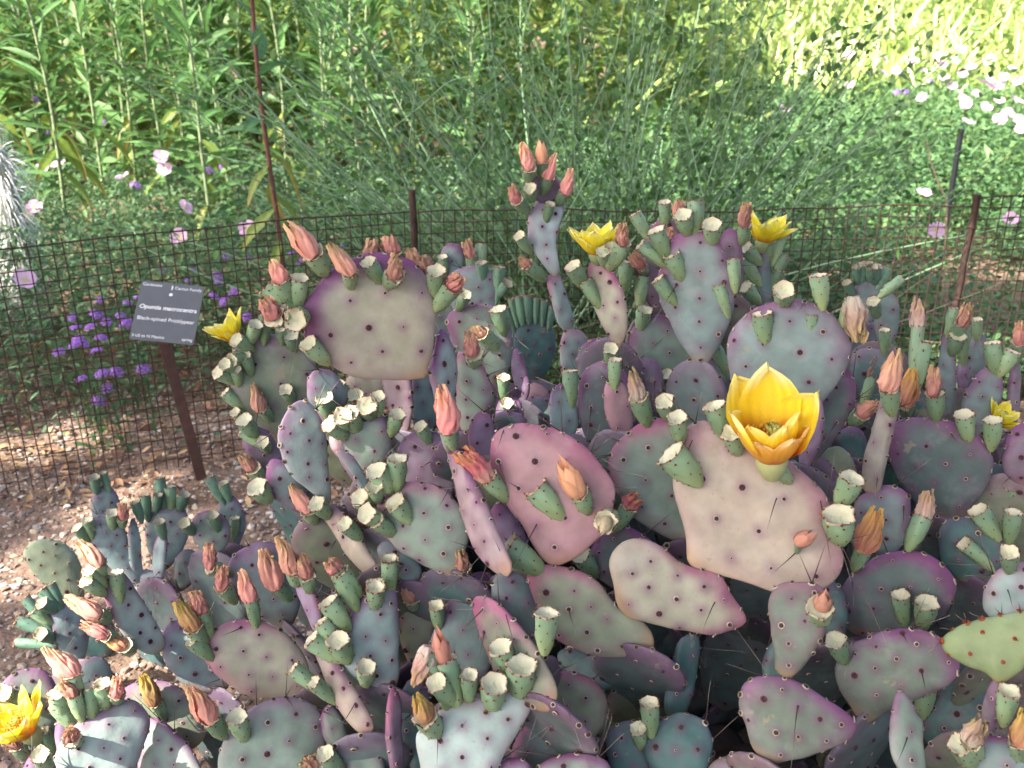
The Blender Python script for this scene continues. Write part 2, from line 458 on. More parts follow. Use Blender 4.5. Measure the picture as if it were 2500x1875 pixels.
pad('I14', 'M', .9, 0, -8, 'teal', .3, 'd', 1660,1905, 1600,1880, 1570,1830, 1600,1770, 1660,1740, 1720,1760, 1740,1820, 1720,1880)
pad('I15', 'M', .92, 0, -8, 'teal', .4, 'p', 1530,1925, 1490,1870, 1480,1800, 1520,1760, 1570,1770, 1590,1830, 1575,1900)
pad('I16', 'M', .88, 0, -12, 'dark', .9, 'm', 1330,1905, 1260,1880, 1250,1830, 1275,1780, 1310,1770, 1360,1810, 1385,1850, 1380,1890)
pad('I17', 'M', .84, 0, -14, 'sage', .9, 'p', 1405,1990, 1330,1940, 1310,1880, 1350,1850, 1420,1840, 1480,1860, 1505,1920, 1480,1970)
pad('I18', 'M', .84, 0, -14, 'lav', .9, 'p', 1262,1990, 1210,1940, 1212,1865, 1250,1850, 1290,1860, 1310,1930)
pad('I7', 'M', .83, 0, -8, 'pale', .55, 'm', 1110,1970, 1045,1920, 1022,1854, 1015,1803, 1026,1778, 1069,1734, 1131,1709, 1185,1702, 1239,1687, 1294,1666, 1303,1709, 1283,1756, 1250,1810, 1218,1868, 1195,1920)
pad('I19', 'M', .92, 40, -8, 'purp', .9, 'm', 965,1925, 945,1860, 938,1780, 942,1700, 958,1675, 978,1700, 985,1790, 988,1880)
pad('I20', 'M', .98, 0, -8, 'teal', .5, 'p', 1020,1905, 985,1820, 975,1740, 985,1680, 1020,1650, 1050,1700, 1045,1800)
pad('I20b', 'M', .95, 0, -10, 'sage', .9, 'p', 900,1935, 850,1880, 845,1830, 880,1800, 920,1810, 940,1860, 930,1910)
pad('I5', 'M', .98, 18, -8, 'blue', .8, 'p', 955,1685, 910,1675, 870,1660, 840,1615, 845,1560, 855,1505, 880,1460, 910,1432, 940,1415, 965,1440, 975,1528, 973,1600, 972,1650)
pad('I4', 'M', .94, -38, -10, 'beige', .85, 'p', 885,1802, 840,1760, 810,1700, 780,1630, 760,1590, 780,1580, 830,1610, 870,1670, 900,1730, 912,1775)
pad('I3', 'M', 'I4', -42, -8, 'lav', .95, 'm', 785,1592, 755,1510, 727,1455, 718,1425, 735,1412, 760,1420, 780,1470, 798,1560)
pad('I1', 'M', 1.06, 0, -16, 'ysage', .85, 'm', 752,1698, 659,1707, 590,1695, 529,1650, 496,1602, 505,1553, 541,1524, 602,1512, 651,1520, 700,1549, 737,1589, 757,1640)
pad('I2', 'M', 1.14, 5, -12, 'slate', .7, 'p', 690,1535, 620,1500, 570,1450, 556,1395, 575,1350, 635,1323, 690,1335, 725,1380, 735,1450, 720,1510)
pad('I6', 'M', .98, 4, -14, 'sage', .75, 'p', 660,1960, 560,1925, 532,1865, 552,1792, 602,1738, 653,1709, 707,1702, 754,1713, 787,1745, 796,1799, 780,1890)
pad('I6b', 'M', 1.0, 0, -10, 'sage', .9, 'p', 832,1855, 790,1800, 785,1740, 810,1720, 840,1760, 852,1820)
# --- right side of the clump
pad('F1', 'M', 1.09, -12, -10, 'dark', .8, 'p', 1980,1135, 1940,1080, 1930,1000, 1960,930, 2010,895, 2066,900, 2088,948, 2086,996, 2053,1053, 2010,1106)
pad('F2', 'M', 1.04, -42, -8, 'lav', .8, 'p', 1960,1155, 1945,1100, 1950,1040, 1975,985, 2005,970, 2015,1010, 2012,1060, 1990,1120)
pad('F6', 'R', 1.02, 0, -12, 'slate', .8, 'p', 2130,1395, 2085,1350, 2078,1280, 2090,1220, 2130,1195, 2181,1184, 2218,1208, 2222,1260, 2206,1320, 2170,1375)
pad('F3', 'R', 'F6', -28, -8, 'gbeige', .5, 'p', 2125,1214, 2098,1190, 2100,1130, 2120,1060, 2140,990, 2160,930, 2190,880, 2203,890, 2203,950, 2195,1020, 2180,1090, 2165,1160, 2150,1207)
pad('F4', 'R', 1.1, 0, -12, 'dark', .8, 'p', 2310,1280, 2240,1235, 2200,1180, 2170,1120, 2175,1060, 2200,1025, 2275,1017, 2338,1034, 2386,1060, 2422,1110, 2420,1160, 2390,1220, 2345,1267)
pad('F5', 'R', 1.08, 15, -10, 'purp', .9, 'p', 2495,1190, 2450,1150, 2452,1090, 2470,1050, 2510,1030, 2550,1060, 2560,1140, 2530,1180)
pad('F7', 'R', 1.1, 0, -8, 'olive', .2, 'o', 2050,1175, 2005,1140, 2000,1110, 2030,1092, 2060,1095, 2085,1130, 2090,1165)
pad('F7b', 'R', 1.17, 0, -8, 'teal', .8, 'p', 2090,1135, 2050,1090, 2040,1060, 2080,1040, 2110,1060, 2115,1100)
pad('F18', 'R', 1.03, 0, -10, 'teal', .5, 'd', 2370,1425, 2310,1390, 2290,1330, 2300,1280, 2340,1262, 2400,1270, 2450,1310, 2450,1380)
pad('F18b', 'R', 1.12, 0, -10, 'teal', .4, 'd', 2440,1285, 2400,1250, 2395,1180, 2420,1130, 2460,1150, 2480,1220)
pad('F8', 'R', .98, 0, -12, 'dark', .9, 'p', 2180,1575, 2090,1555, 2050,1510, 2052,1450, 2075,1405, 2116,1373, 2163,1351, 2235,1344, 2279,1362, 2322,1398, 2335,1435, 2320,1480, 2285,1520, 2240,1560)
pad('F9', 'R', .89, 0, -14, 'shade_sage', .8, 'p', 2112,1766, 2073,1720, 2047,1684, 2040,1629, 2065,1582, 2116,1557, 2170,1539, 2235,1534, 2286,1550, 2308,1575, 2344,1619, 2322,1666, 2243,1702, 2170,1734)
pad('F10', 'R', .84, 0, -14, 'shade_sage', .8, 'p', 1880,1862, 1841,1832, 1823,1781, 1805,1734, 1808,1691, 1819,1666, 1856,1648, 1895,1648, 1953,1666, 2007,1698, 2062,1738, 2094,1770, 2080,1807, 2026,1828, 1935,1856)
pad('F11', 'R', 'F10', -18, -6, 'shade_sage', .5, 'm', 1920,1656, 1895,1637, 1893,1601, 1884,1528, 1881,1456, 1917,1420, 1989,1427, 2018,1456, 2018,1506, 2011,1550, 1982,1601, 1946,1642)
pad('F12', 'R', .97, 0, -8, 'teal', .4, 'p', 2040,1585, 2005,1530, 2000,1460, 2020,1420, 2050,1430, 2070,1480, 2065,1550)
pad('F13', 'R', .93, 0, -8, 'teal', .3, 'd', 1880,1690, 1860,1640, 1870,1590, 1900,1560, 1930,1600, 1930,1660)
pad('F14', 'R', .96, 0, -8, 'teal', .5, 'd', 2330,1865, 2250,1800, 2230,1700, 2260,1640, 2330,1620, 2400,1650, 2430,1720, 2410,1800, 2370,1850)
pad('F15', 'R', .8, 38, -8, 'sage', .9, 'p', 2225,1930, 2170,1860, 2165,1780, 2175,1710, 2192,1683, 2215,1700, 2240,1735, 2262,1760, 2258,1820, 2260,1890)
pad('F19', 'R', .84, -46, -8, 'purp', .9, 'p', 2410,1805, 2395,1760, 2405,1700, 2425,1650, 2445,1645, 2452,1690, 2440,1740, 2425,1790)
pad('F16', 'R', 'F19', 0, -12, 'green', .3, 'g', 2445,1668, 2405,1642, 2351,1622, 2311,1593, 2300,1560, 2333,1532, 2387,1514, 2460,1499, 2530,1490, 2560,1520, 2545,1575, 2500,1630)
pad('F17', 'R', .89, 0, -10, 'blue', .6, 'm', 2480,1550, 2430,1520, 2402,1490, 2400,1455, 2415,1415, 2445,1385, 2500,1370, 2560,1390, 2570,1470, 2540,1530)
pad('F20', 'R', .82, 0, -12, 'slate', .9, 'p', 2440,1960, 2370,1900, 2360,1835, 2400,1800, 2460,1800, 2520,1830, 2525,1910)
pad('F22', 'R', .88, 0, -5, 'purp', .4, 'o', 1800,1960, 1730,1900, 1740,1860, 1800,1840, 1850,1845, 1865,1900)
pad('G1', 'R', 1.32, 10, -8, 'slate', .4, 'm', 2160,855, 2135,800, 2139,733, 2152,712, 2172,709, 2192,735, 2196,770, 2190,820)
pad('G3', 'R', 1.27, -38, -8, 'slate', .8, 'p', 2310,1035, 2288,1000, 2285,900, 2295,820, 2312,802, 2330,830, 2338,900, 2335,980)
pad('G4', 'R', 1.2, 20, -8, 'slate', .7, 'p', 2390,1075, 2352,1040, 2350,985, 2375,930, 2405,897, 2440,900, 2448,950, 2435,1010, 2415,1060)
pad('G5', 'R', 1.36, 0, -8, 'slate', .4, 'p', 2370,935, 2350,900, 2350,850, 2375,820, 2400,815, 2415,850, 2405,900)
pad('G6', 'R', 1.32, 0, -8, 'lav', .9, 'p', 2350,965, 2335,930, 2338,890, 2352,870, 2366,895, 2365,930)
pad('G7', 'R', 1.22, 45, -8, 'purp', .9, 'p', 2475,1055, 2460,1000, 2462,940, 2470,880, 2485,870, 2495,920, 2490,1000)
pad('G8', 'R', 1.24, 0, -8, 'teal', .5, 'p', 2130,1005, 2090,960, 2075,900, 2085,860, 2130,850, 2180,870, 2190,930, 2170,985)
pad('G9', 'R', 1.2, 0, -8, 'teal', .5, 'p', 2235,1065, 2200,1020, 2200,970, 2240,950, 2280,970, 2285,1020)
pad('G2', 'Q', 1.55, 0, -10, 'slate', .6, 'p', 2110,800, 2085,760, 2082,715, 2100,685, 2120,679, 2140,690, 2150,720, 2140,765)
# --- behind the clump, near the fence
pad('B6', 'K', 1.72, 0, -14, 'teal', .25, 'd', 1300,940, 1265,900, 1251,860, 1252,820, 1272,788, 1304,777, 1335,788, 1354,818, 1355,865, 1335,912)
pad('B4', 'K', 1.52, 0, -10, 'slate', .8, 'p', 1105,680, 1082,655, 1076,622, 1085,602, 1105,594, 1126,603, 1134,630, 1125,662)
pad('B5', 'K', 1.42, 0, -12, 'slate', .6, 'p', 1161,800, 1110,760, 1092,710, 1100,670, 1130,652, 1165,648, 1200,662, 1220,700, 1212,752)
# --- left, behind
pad('H1h', 'L', 1.5, 0, -10, 'slate', .3, 'p', 360,1505, 330,1450, 325,1410, 350,1390, 390,1400, 405,1430, 395,1470)
pad('H1b', 'L', 'H1h', 10, -12, 'blue', .5, 'p', 345,1442, 300,1410, 250,1370, 215,1330, 208,1290, 225,1262, 270,1255, 300,1280, 320,1340, 345,1400)
pad('H1c', 'L', 'H1h', 35, -10, 'blue', .5, 'p', 345,1425, 318,1390, 308,1330, 315,1280, 328,1262, 342,1290, 347,1350, 353,1400)
pad('H1a', 'L', 1.62, 10, -12, 'slate', .9, 'p', 240,1288, 222,1250, 225,1215, 240,1188, 265,1185, 285,1205, 292,1235, 275,1270)
pad('H1d', 'L', 1.54, 0, -12, 'slate', .5, 'p', 400,1392, 365,1350, 354,1300, 365,1255, 400,1232, 440,1235, 462,1265, 460,1310, 435,1360)
pad('H1e', 'L', 1.46, -28, -10, 'blue', .8, 'p', 385,1425, 370,1390, 372,1340, 385,1300, 400,1290, 412,1315, 410,1370, 400,1410)
pad('H1f', 'L', 1.48, 0, -12, 'sage', .9, 'p', 512,1355, 478,1325, 466,1290, 475,1260, 505,1246, 540,1255, 562,1285, 560,1320, 540,1347)
pad('H1g', 'L', 1.53, 0, -12, 'slate', .8, 'p', 570,1345, 540,1290, 530,1240, 550,1212, 575,1215, 597,1250, 597,1300)
pad('H1i', 'L', 1.53, 0, -10, 'dark', .3, 'p', 440,1445, 425,1400, 430,1360, 460,1340, 485,1360, 480,1410)
pad('H2', 'L', 1.5, 8, -8, 'olive', .1, 'g', 192,1472, 140,1450, 90,1410, 62,1370, 60,1345, 80,1322, 120,1315, 160,1328, 190,1360, 203,1410, 206,1455)
pad('H3', 'L', 1.4, 10, -10, 'slate', .6, 'p', 195,1622, 150,1590, 125,1550, 118,1510, 135,1480, 165,1472, 200,1485, 217,1530, 215,1585)
# --- left, front
pad('H5', 'N', 1.2, 5, -12, 'slate', .7, 'p', 520,1695, 450,1670, 405,1620, 392,1570, 405,1530, 440,1515, 500,1540, 540,1600, 560,1670)
pad('H4', 'N', 'H5', 35, -5, 'pale', .8, 'm', 408,1568, 374,1598, 330,1590, 285,1541, 260,1492, 244,1451, 262,1405, 305,1392, 346,1443, 391,1516)
pad('J5', 'N', 1.18, 0, -12, 'olive', .8, 'p', 430,1838, 350,1800, 310,1740, 300,1690, 340,1662, 410,1665, 470,1700, 510,1760, 490,1812)
pad('J4', 'N', 1.33, 0, -12, 'slate', .6, 'p', 240,1695, 200,1670, 192,1640, 205,1612, 235,1602, 262,1615, 272,1645, 260,1682)
pad('J3', 'N', 1.17, 0, -12, 'sage', .8, 'p', 100,1868, 30,1830, -20,1760, -10,1690, 30,1645, 80,1628, 125,1650, 145,1720, 135,1812)
pad('J2', 'N', 1.12, -22, -10, 'sage', .9, 'p', 420,1970, 350,1925, 340,1830, 355,1760, 385,1755, 430,1790, 475,1840, 502,1905, 480,1955)
pad('J7', 'N', 1.1, 20, -8, 'lav', .9, 'p', 160,1890, 138,1820, 138,1765, 160,1740, 185,1770, 187,1850)
pad('J1', 'N', 1.06, 12, -8, 'pale', .7, 'p', 215,1970, 150,1925, 128,1870, 150,1810, 188,1767, 246,1733, 304,1708, 341,1718, 364,1755, 347,1828, 312,1905)
pad('J6', 'N', 1.02, 0, -8, 'purp', .8, 'p', 100,1940, 60,1890, 70,1850, 110,1845, 137,1870, 132,1915)

PLANTS = dict(
    M=thing('prickly_pear_cactus', 'large purple-tinged prickly pear clump with a big open yellow flower', 'cactus', (0.15, 1.05, 0)),
    R=thing('prickly_pear_cactus', 'dark green prickly pear beside the big clump, with a spiny fresh green young pad', 'cactus', (0.45, 1.0, 0)),
    Q=thing('prickly_pear_cactus', 'small prickly pear with a crown of green fruits before the sunlit fence wires', 'cactus', (0.58, 1.5, 0)),
    K=thing('prickly_pear_cactus', 'small dark teal prickly pear with a row of fruits against the fence', 'cactus', (0.02, 1.75, 0)),
    L=thing('prickly_pear_cactus', 'low slate blue prickly pear on the gravel below the name sign', 'cactus', (-0.62, 1.5, 0)),
    N=thing('prickly_pear_cactus', 'low pale prickly pear with pink withered blooms on gravel beside the slate blue one', 'cactus', (-0.5, 1.1, 0)))
INV = {k: Matrix.Translation(-Vector(o.location)) for k, o in PLANTS.items()}
PLACED = {}
ALLPADS = []


def smooth(a, b, x):
    t = np.clip((x - a) / (b - a), 0, 1)
    return t * t * (3 - 2 * t)


def closed_spline(p, n=12):
    m = len(p)
    out = []
    for k in range(m):
        p0, p1, p2, p3 = p[k - 1], p[k], p[(k + 1) % m], p[(k + 2) % m]
        for j in range(n):
            t = j / n
            out.append(0.5 * ((2 * p1) + (-p0 + p2) * t + (2 * p0 - 5 * p1 + 4 * p2 - p3) * t * t + (-p0 + 3 * p1 - 3 * p2 + p3) * t ** 3))
    return np.array(out)


def areole_unit(mb, p, n, r, young=False, rim=False):
    n = nz(n)
    a = nz(np.cross(n, [0.31, 0.2, 0.93]))
    b = np.cross(n, a)
    k = 7
    th = np.arange(k) * 2 * math.pi / k + rnd.random()
    ring = lambda q, h: p + r * q * (np.cos(th)[:, None] * a + np.sin(th)[:, None] * b) + n * h
    tone = rnd.random()
    pale = np.array([.34, .29, .24]) * (0.5 + 0.8 * tone) if rim or tone > .45 else np.array([.10, .045, .06])
    dark = np.array([.035, .022, .02])
    if young:
        pale, dark = np.array([.22, .07, .03]), np.array([.16, .04, .02])
    V = np.concatenate([ring(1.15, -.0004), ring(.95, r * .32), ring(.6, r * .12), [p + n * r * .55]])
    i = np.arange(k)
    j = (i + 1) % k
    mb.add(V, np.concatenate([np.stack([i, j, j + k, i + k], 1), np.stack([i + k, j + k, j + 2 * k, i + 2 * k], 1)]),
           np.concatenate([np.tile(pale * .8, (k, 1)), np.tile(pale, (k, 1)), np.tile(dark, (k, 1)), [dark * 1.5]]))
    mb.add(V[2 * k:], np.stack([i, j, np.full(k, k)], 1), np.concatenate([np.tile(dark, (k, 1)), [dark * 1.6]]))
    for _ in range(5 if young else 3):     # glochids
        d = nz(n + rng.normal(0, .55, 3))
        L = r * rnd.uniform(.9, 1.7) * (1.5 if young else 1)
        s = nz(np.cross(d, rng.normal(0, 1, 3))) * r * .11
        s2 = np.cross(d, s)
        mb.add([p + s, p - s * .5 + s2 * .8, p - s * .5 - s2 * .8, p + d * L], [[0, 1, 3], [1, 2, 3], [2, 0, 3]],
               (.24, .09, .04) if young or rnd.random() < .5 else (.16, .10, .07))


def spine_mesh():
    mb = MB()
    t = np.linspace(0, 1, 7)
    pts = np.stack([0.06 * np.sin(t * 1.6) ** 2, 0 * t, t], 1)
    cc = np.array([.035, .02, .022])[None] * (1 - t[:, None] ** 2.5) + np.array([.42, .36, .30])[None] * t[:, None] ** 2.5
    tube(mb, pts, 0.013 * (1 - t * .92), 5, cc, cap=False)
    return mb.mesh('spine', M_SPINE)


SPINE = spine_mesh()


def basis(z, spin=0.0):
    z = Vector(z).normalized()
    q = z.to_track_quat('Z', 'Y')
    return q.to_matrix().to_4x4() @ Matrix.Rotation(spin, 4, 'Z')


def add_spine(root, inv, p, d, L, thick=1.0):
    m = Matrix.Translation(Vector(p)) @ basis(d, rnd.random() * 6.28) @ Matrix.Diagonal((0.05 * thick, 0.05 * thick, L, 1))
    return link('spine', SPINE, root, inv @ m)


def build_pad(poly3, c3, e1, e2, n, base3, skin, rs, rt, res, thick, seed, young=False, spines=0.06, spot=False):
    """inflated pad from a closed 3-D outline lying in the plane (c3,e1,e2)"""
    rel = poly3 - c3
    u, v = rel @ e1, rel @ e2
    th = np.arctan2(v, u)
    rr = np.hypot(u, v)
    o = np.argsort(th)
    th, rr = th[o], rr[o]
    NA, NR = res
    A = np.arange(NA) * 2 * math.pi / NA - math.pi
    r = np.interp(A, np.concatenate([th - 2 * math.pi, th, th + 2 * math.pi]), np.tile(rr, 3))
    r *= 1 + .010 * np.sin(A * 5 + seed) + .008 * np.sin(A * 9 + seed * 2.3)
    T = np.sin(np.linspace(0, 1, NR + 1)[1:] * math.pi / 2) ** .9
    Lx = r[None] * T[:, None] * np.cos(A)[None]
    Ly = r[None] * T[:, None] * np.sin(A)[None]
    size = float(np.mean(r))
    ax = base3 - c3
    bu, bv = ax @ e1, ax @ e2
    bl = math.hypot(bu, bv) + 1e-6
    av = -(Lx * bu + Ly * bv) / bl / bl            # -1 at the joint, ~1 at the tip
    tt = np.broadcast_to(T[:, None], Lx.shape)
    hh = thick * .5 * np.sqrt(np.clip(1 - tt ** 3.6, 0, 1))
    hh = hh * (1 - .25 * smooth(.2, .9, av))
    warp = size * (.05 * np.sin(Lx / size * 1.6 + seed) + .05 * np.cos(Ly / size * 1.9 + seed * 1.7) + .018 * np.sin(Lx / size * 4.2 + Ly / size * 3.4 + seed))
    # areole lattice
    sp = max(.022, size * (.52 if not spot else .36))
    pts = []
    off = rng.random(2)
    ca, sa = math.cos(.6 + seed), math.sin(.6 + seed)
    for ia in range(-9, 10):
        for ib in range(-9, 10):
            x = (ia + off[0] + .5 * (ib % 2)) * sp
            y = (ib + off[1]) * sp * .88
            x, y = x * ca - y * sa + rnd.gauss(0, .0022), x * sa + y * ca + rnd.gauss(0, .0022)
            q = math.hypot(x, y) / np.interp(math.atan2(y, x), A, r, period=2 * math.pi)
            if q < .90:
                pts.append((x, y, q))
    halo = np.zeros(Lx.shape)
    for x, y, q in pts:
        halo = np.maximum(halo, np.exp(-(((Lx - x) ** 2 + (Ly - y) ** 2) / (.0066 if not spot else .007) ** 2)))
    hh = hh + .0009 * halo * (tt < .95)
    base = np.array(C[skin])
    rim = np.array(RIM[rt])
    fr = wob(Lx * 30, Ly * 30, 0 * Lx, 1, seed)
    edge = smooth(.58, 1.0, tt + .10 * fr)
    topw = .22 + .78 * smooth(-.5, .75, av + .22 * fr)
    m = np.clip(rs * edge * topw * 1.15, 0, 1)
    cap = smooth(.25, 1.3, av + .35 * fr) * rs * .55
    m = np.clip(np.maximum(m, cap * (rt in 'pm')), 0, 1)
    col = base[None, None] * (1 - m[..., None]) + rim[None, None] * m[..., None]
    blush = np.clip(.5 * wob(Lx * 18, Ly * 18, 0 * Lx, 1, seed + 5), 0, 1)[..., None] * (.22 if rt in 'pm' else .08)
    col = col * (1 - blush) + (base * .35 + np.array([.26, .13, .20]) * .65) * blush
    hz_ = (halo * (.55 if not young else .25))[..., None]
    hcol = (np.array([.15, .04, .12]) if rt in 'pmd' else np.array([.16, .14, .08])) * (.6 + base.mean() * 1.6)
    col = col * (1 - hz_) + hcol * hz_
    bs = smooth(.68, 1.0, -av)[..., None] * .5 * smooth(.4, 1, tt)[..., None]
    col = col * (1 - bs) + np.array([.34, .19, .08]) * bs
    col *= (1 + .09 * wob(Lx * 45, Ly * 45, 0 * Lx, 1, seed + 9))[..., None]
    W3 = c3 + Lx[..., None] * e1 + Ly[..., None] * e2 + warp[..., None] * n
    fr3 = W3 + hh[..., None] * n
    bk3 = W3[:-1] - hh[:-1, ..., None] * n
    w0 = size * (.05 * math.sin(seed) + .05 * math.cos(seed * 1.7) + .018 * math.sin(seed))
    cf = c3 + n * (thick * .5 + w0)
    cb = c3 - n * (thick * .5 - w0)
    mb = MB()
    V = np.concatenate([[cf], fr3.reshape(-1, 3), [cb], bk3.reshape(-1, 3)])
    CC = np.concatenate([[col[0].mean(0)], col.reshape(-1, 3), [col[0].mean(0)], col[:-1].reshape(-1, 3)])
    i = np.arange(NR - 1)[:, None] * NA
    j = np.arange(NA)[None]
    k = (j + 1) % NA
    q = np.stack([i + j, i + NA + j, i + NA + k, i + k], -1).reshape(-1, 4)
    b0 = 1 + NR * NA
    qb = np.stack([i + j, i + k, i + NA + k, i + NA + j], -1)
    qb = np.where(qb >= (NR - 1) * NA, qb - (NR - 1) * NA + 1 + (NR - 1) * NA, qb + b0 + 1).reshape(-1, 4)
    jj = np.arange(NA)
    kk = (jj + 1) % NA
    mb.v, mb.c, mb.n = [V], [CC], len(V)
    mb.f = [q + 1, qb, np.stack([np.zeros(NA, int), jj + 1, kk + 1], 1), np.stack([np.full(NA, b0), kk + b0 + 1, jj + b0 + 1], 1)]
    # areoles
    ma = MB()
    sl = []
    ar = .0021 if size > .03 else .0016
    for x, y, q in pts:
        h = thick * .5 * math.sqrt(max(0, 1 - q ** 3.6)) + size * (.05 * math.sin(x / size * 1.6 + seed) + .05 * math.cos(y / size * 1.9 + seed * 1.7) + .018 * math.sin(x / size * 4.2 + y / size * 3.4 + seed)) + .0006
        p = c3 + x * e1 + y * e2 + h * n
        areole_unit(ma, p, n, ar * rnd.choice((.65, .8, .95, 1.1, 1.45)), young)
        if rnd.random() < spines * .5:
            sl.append((p, nz(n * 1.0 + rng.normal(0, .4, 3) + np.array([0, 0, -.5]))))
    per = 0
    for a in range(NA):
        per += r[a] * 2 * math.pi / NA
        aval = -(r[a] * math.cos(A[a]) * bu + r[a] * math.sin(A[a]) * bv) / bl / bl
        if per > (.016 if not young else .011) and aval > -.35:
            per = rnd.uniform(-.004, .004)
            wv = size * (.05 * math.sin(r[a] * math.cos(A[a]) / size * 1.6 + seed) + .05 * math.cos(r[a] * math.sin(A[a]) / size * 1.9 + seed * 1.7))
            dr = math.cos(A[a]) * e1 + math.sin(A[a]) * e2
            nn = nz(dr + n * rnd.uniform(-.1, .9))
            p = c3 + dr * r[a] * .985 + n * (wv + thick * .14 * (nn @ n) * 1.2)
            areole_unit(ma, p, nn, ar * rnd.uniform(1.0, 1.6), young, True)
            if rnd.random() < spines * 1.7 * smooth(-.2, .6, aval):
                for _ in range(rnd.choice((1, 2, 3))):
                    sl.append((p, nz(nn + rng.normal(0, .5, 3) + np.array([0, 0, -.2]))))
    return mb, ma, sl


def inst_pad(plant, mb, ma, sl, young=False, lens=(.02, .055)):
    root = PLANTS[plant]
    inv = INV[plant]
    po = link('pad', mb.mesh('pad', M_PAD), root, inv)
    if ma.n:
        ao = stuff(link('areoles', ma.mesh('areoles', M_AREOLE), po))
    for p, d in sl:
        add_spine(po, Matrix.Identity(4), p, d, rnd.uniform(*lens))
    return po


# chains of older pads that carry what the outlines leave hanging, down to the soil
def std_outline(L, W, k=26):
    t = np.arange(k) * 2 * math.pi / k
    y = .5 - .5 * np.cos(t)
    x = np.sin(t) * (.30 + .24 * y)
    return x * W, y * L


def chain(plant, p, sd):
    root = np.array(PLANTS[plant].location)
    cur = np.array(p, float)
    lvl = 0
    while cur[2] > .03 and lvl < 5:
        L = min(rnd.uniform(.13, .17), max(.07, cur[2] + .02))
        tow = root - cur
        tow[2] = 0
        d = nz(np.array([rnd.gauss(0, .10), .30 + rnd.gauss(0, .08), -1.0]) + tow * .35)
        if lvl == 0 and plant in 'LNQK':
            d = nz(np.array([rnd.gauss(0, .05), .12, -1.0]))
        nxt = cur + d * L
        if nxt[2] < .0:
            nxt = cur + d * (cur[2] + .02) / -d[2]
        ax = nz(cur - nxt)
        n = nz(np.array([rnd.uniform(-.8, .8), -1.0, .1]))
        e1 = nz(np.cross(ax, n))
        n = np.cross(e1, ax)
        Ln = np.linalg.norm(cur - nxt) + .018
        x, y = std_outline(Ln, .095 + .02 * rnd.random())
        poly = nxt - ax * .004 + x[:, None] * e1 + y[:, None] * ax
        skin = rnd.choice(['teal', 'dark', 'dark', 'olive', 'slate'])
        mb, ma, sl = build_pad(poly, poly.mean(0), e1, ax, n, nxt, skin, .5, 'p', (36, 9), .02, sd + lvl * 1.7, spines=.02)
        inst_pad(plant, mb, ma, sl)
        cur = nxt
        lvl += 1


NOCHAIN = set('A9b A9c I13b B2b F7 F13 H1i J7 J6 I18 F22'.split())
seed = 0.0
CHAINS = []
for (pid, plant, dep, yaw, pit, skin, rs, rt, pts) in PADS:
    seed += 1.37
    b = pts[0]
    if isinstance(dep, str):
        B0, n0 = PLACED[dep][:2]
        rr_ = ray(*b)
        dB = ((B0 - CAMP) @ n0) / (rr_ @ n0)
        dB = float(np.clip(dB, PLACED[dep][3] - .10, PLACED[dep][3] + .10))
    else:
        dB = dep
    Bp = P(b[0], b[1], dB)
    tc_ = nz(CAMP - Bp)
    ri = nz(RGT - tc_ * (RGT @ tc_))
    up_ = np.cross(tc_, ri)
    if up_[2] < 0:
        up_ = -up_
    y_, p_ = R(yaw), R(pit)
    n = math.cos(p_) * (math.cos(y_) * tc_ + math.sin(y_) * ri) + math.sin(p_) * up_
    sp = closed_spline(pts)
    if abs(yaw) > 25:       # the rim's own thickness widens a pad seen nearly edge-on
        g0 = sp.mean(0)
        ev = np.linalg.eigh(np.cov((sp - g0).T))[1]
        q_ = (sp - g0) @ ev
        q_[:, 0] *= .80
        sp = g0 + q_ @ ev.T
    rays = np.array([ray(*q) for q in sp])
    dd = ((Bp - CAMP) @ n) / (rays @ n)
    poly3 = CAMP + rays * dd[:, None]
    c3 = poly3.mean(0)
    e1 = nz(ri - n * (ri @ n))
    e2 = np.cross(n, e1)
    big = np.ptp(sp[:, 0]) * np.ptp(sp[:, 1])
    res = (84, 20) if big > 45000 else (64, 15) if big > 16000 else (48, 11)
    th_ = (.017 if big > 16000 else .014) * (.72 if abs(yaw) > 25 else 1)
    young = pid == 'F16'
    mb, ma, sl = build_pad(poly3, c3, e1, e2, n, Bp, skin, rs, rt, res, th_, seed, young,
                           spines=.5 if young else (.17 if dB < 1.2 else .07), spot=pid in ('F11', 'G1'))
    inst_pad(plant, mb, ma, sl, young, (.008, .018) if young else (.025, .06))
    cdep = float((c3 - CAMP) @ FWD)
    PLACED[pid] = (Bp, n, sp, cdep, plant, c3)
    ALLPADS.append(pid)
    if not isinstance(dep, str) and pid not in NOCHAIN:
        CHAINS.append((plant, Bp, seed))
for c_ in CHAINS:
    chain(*c_)

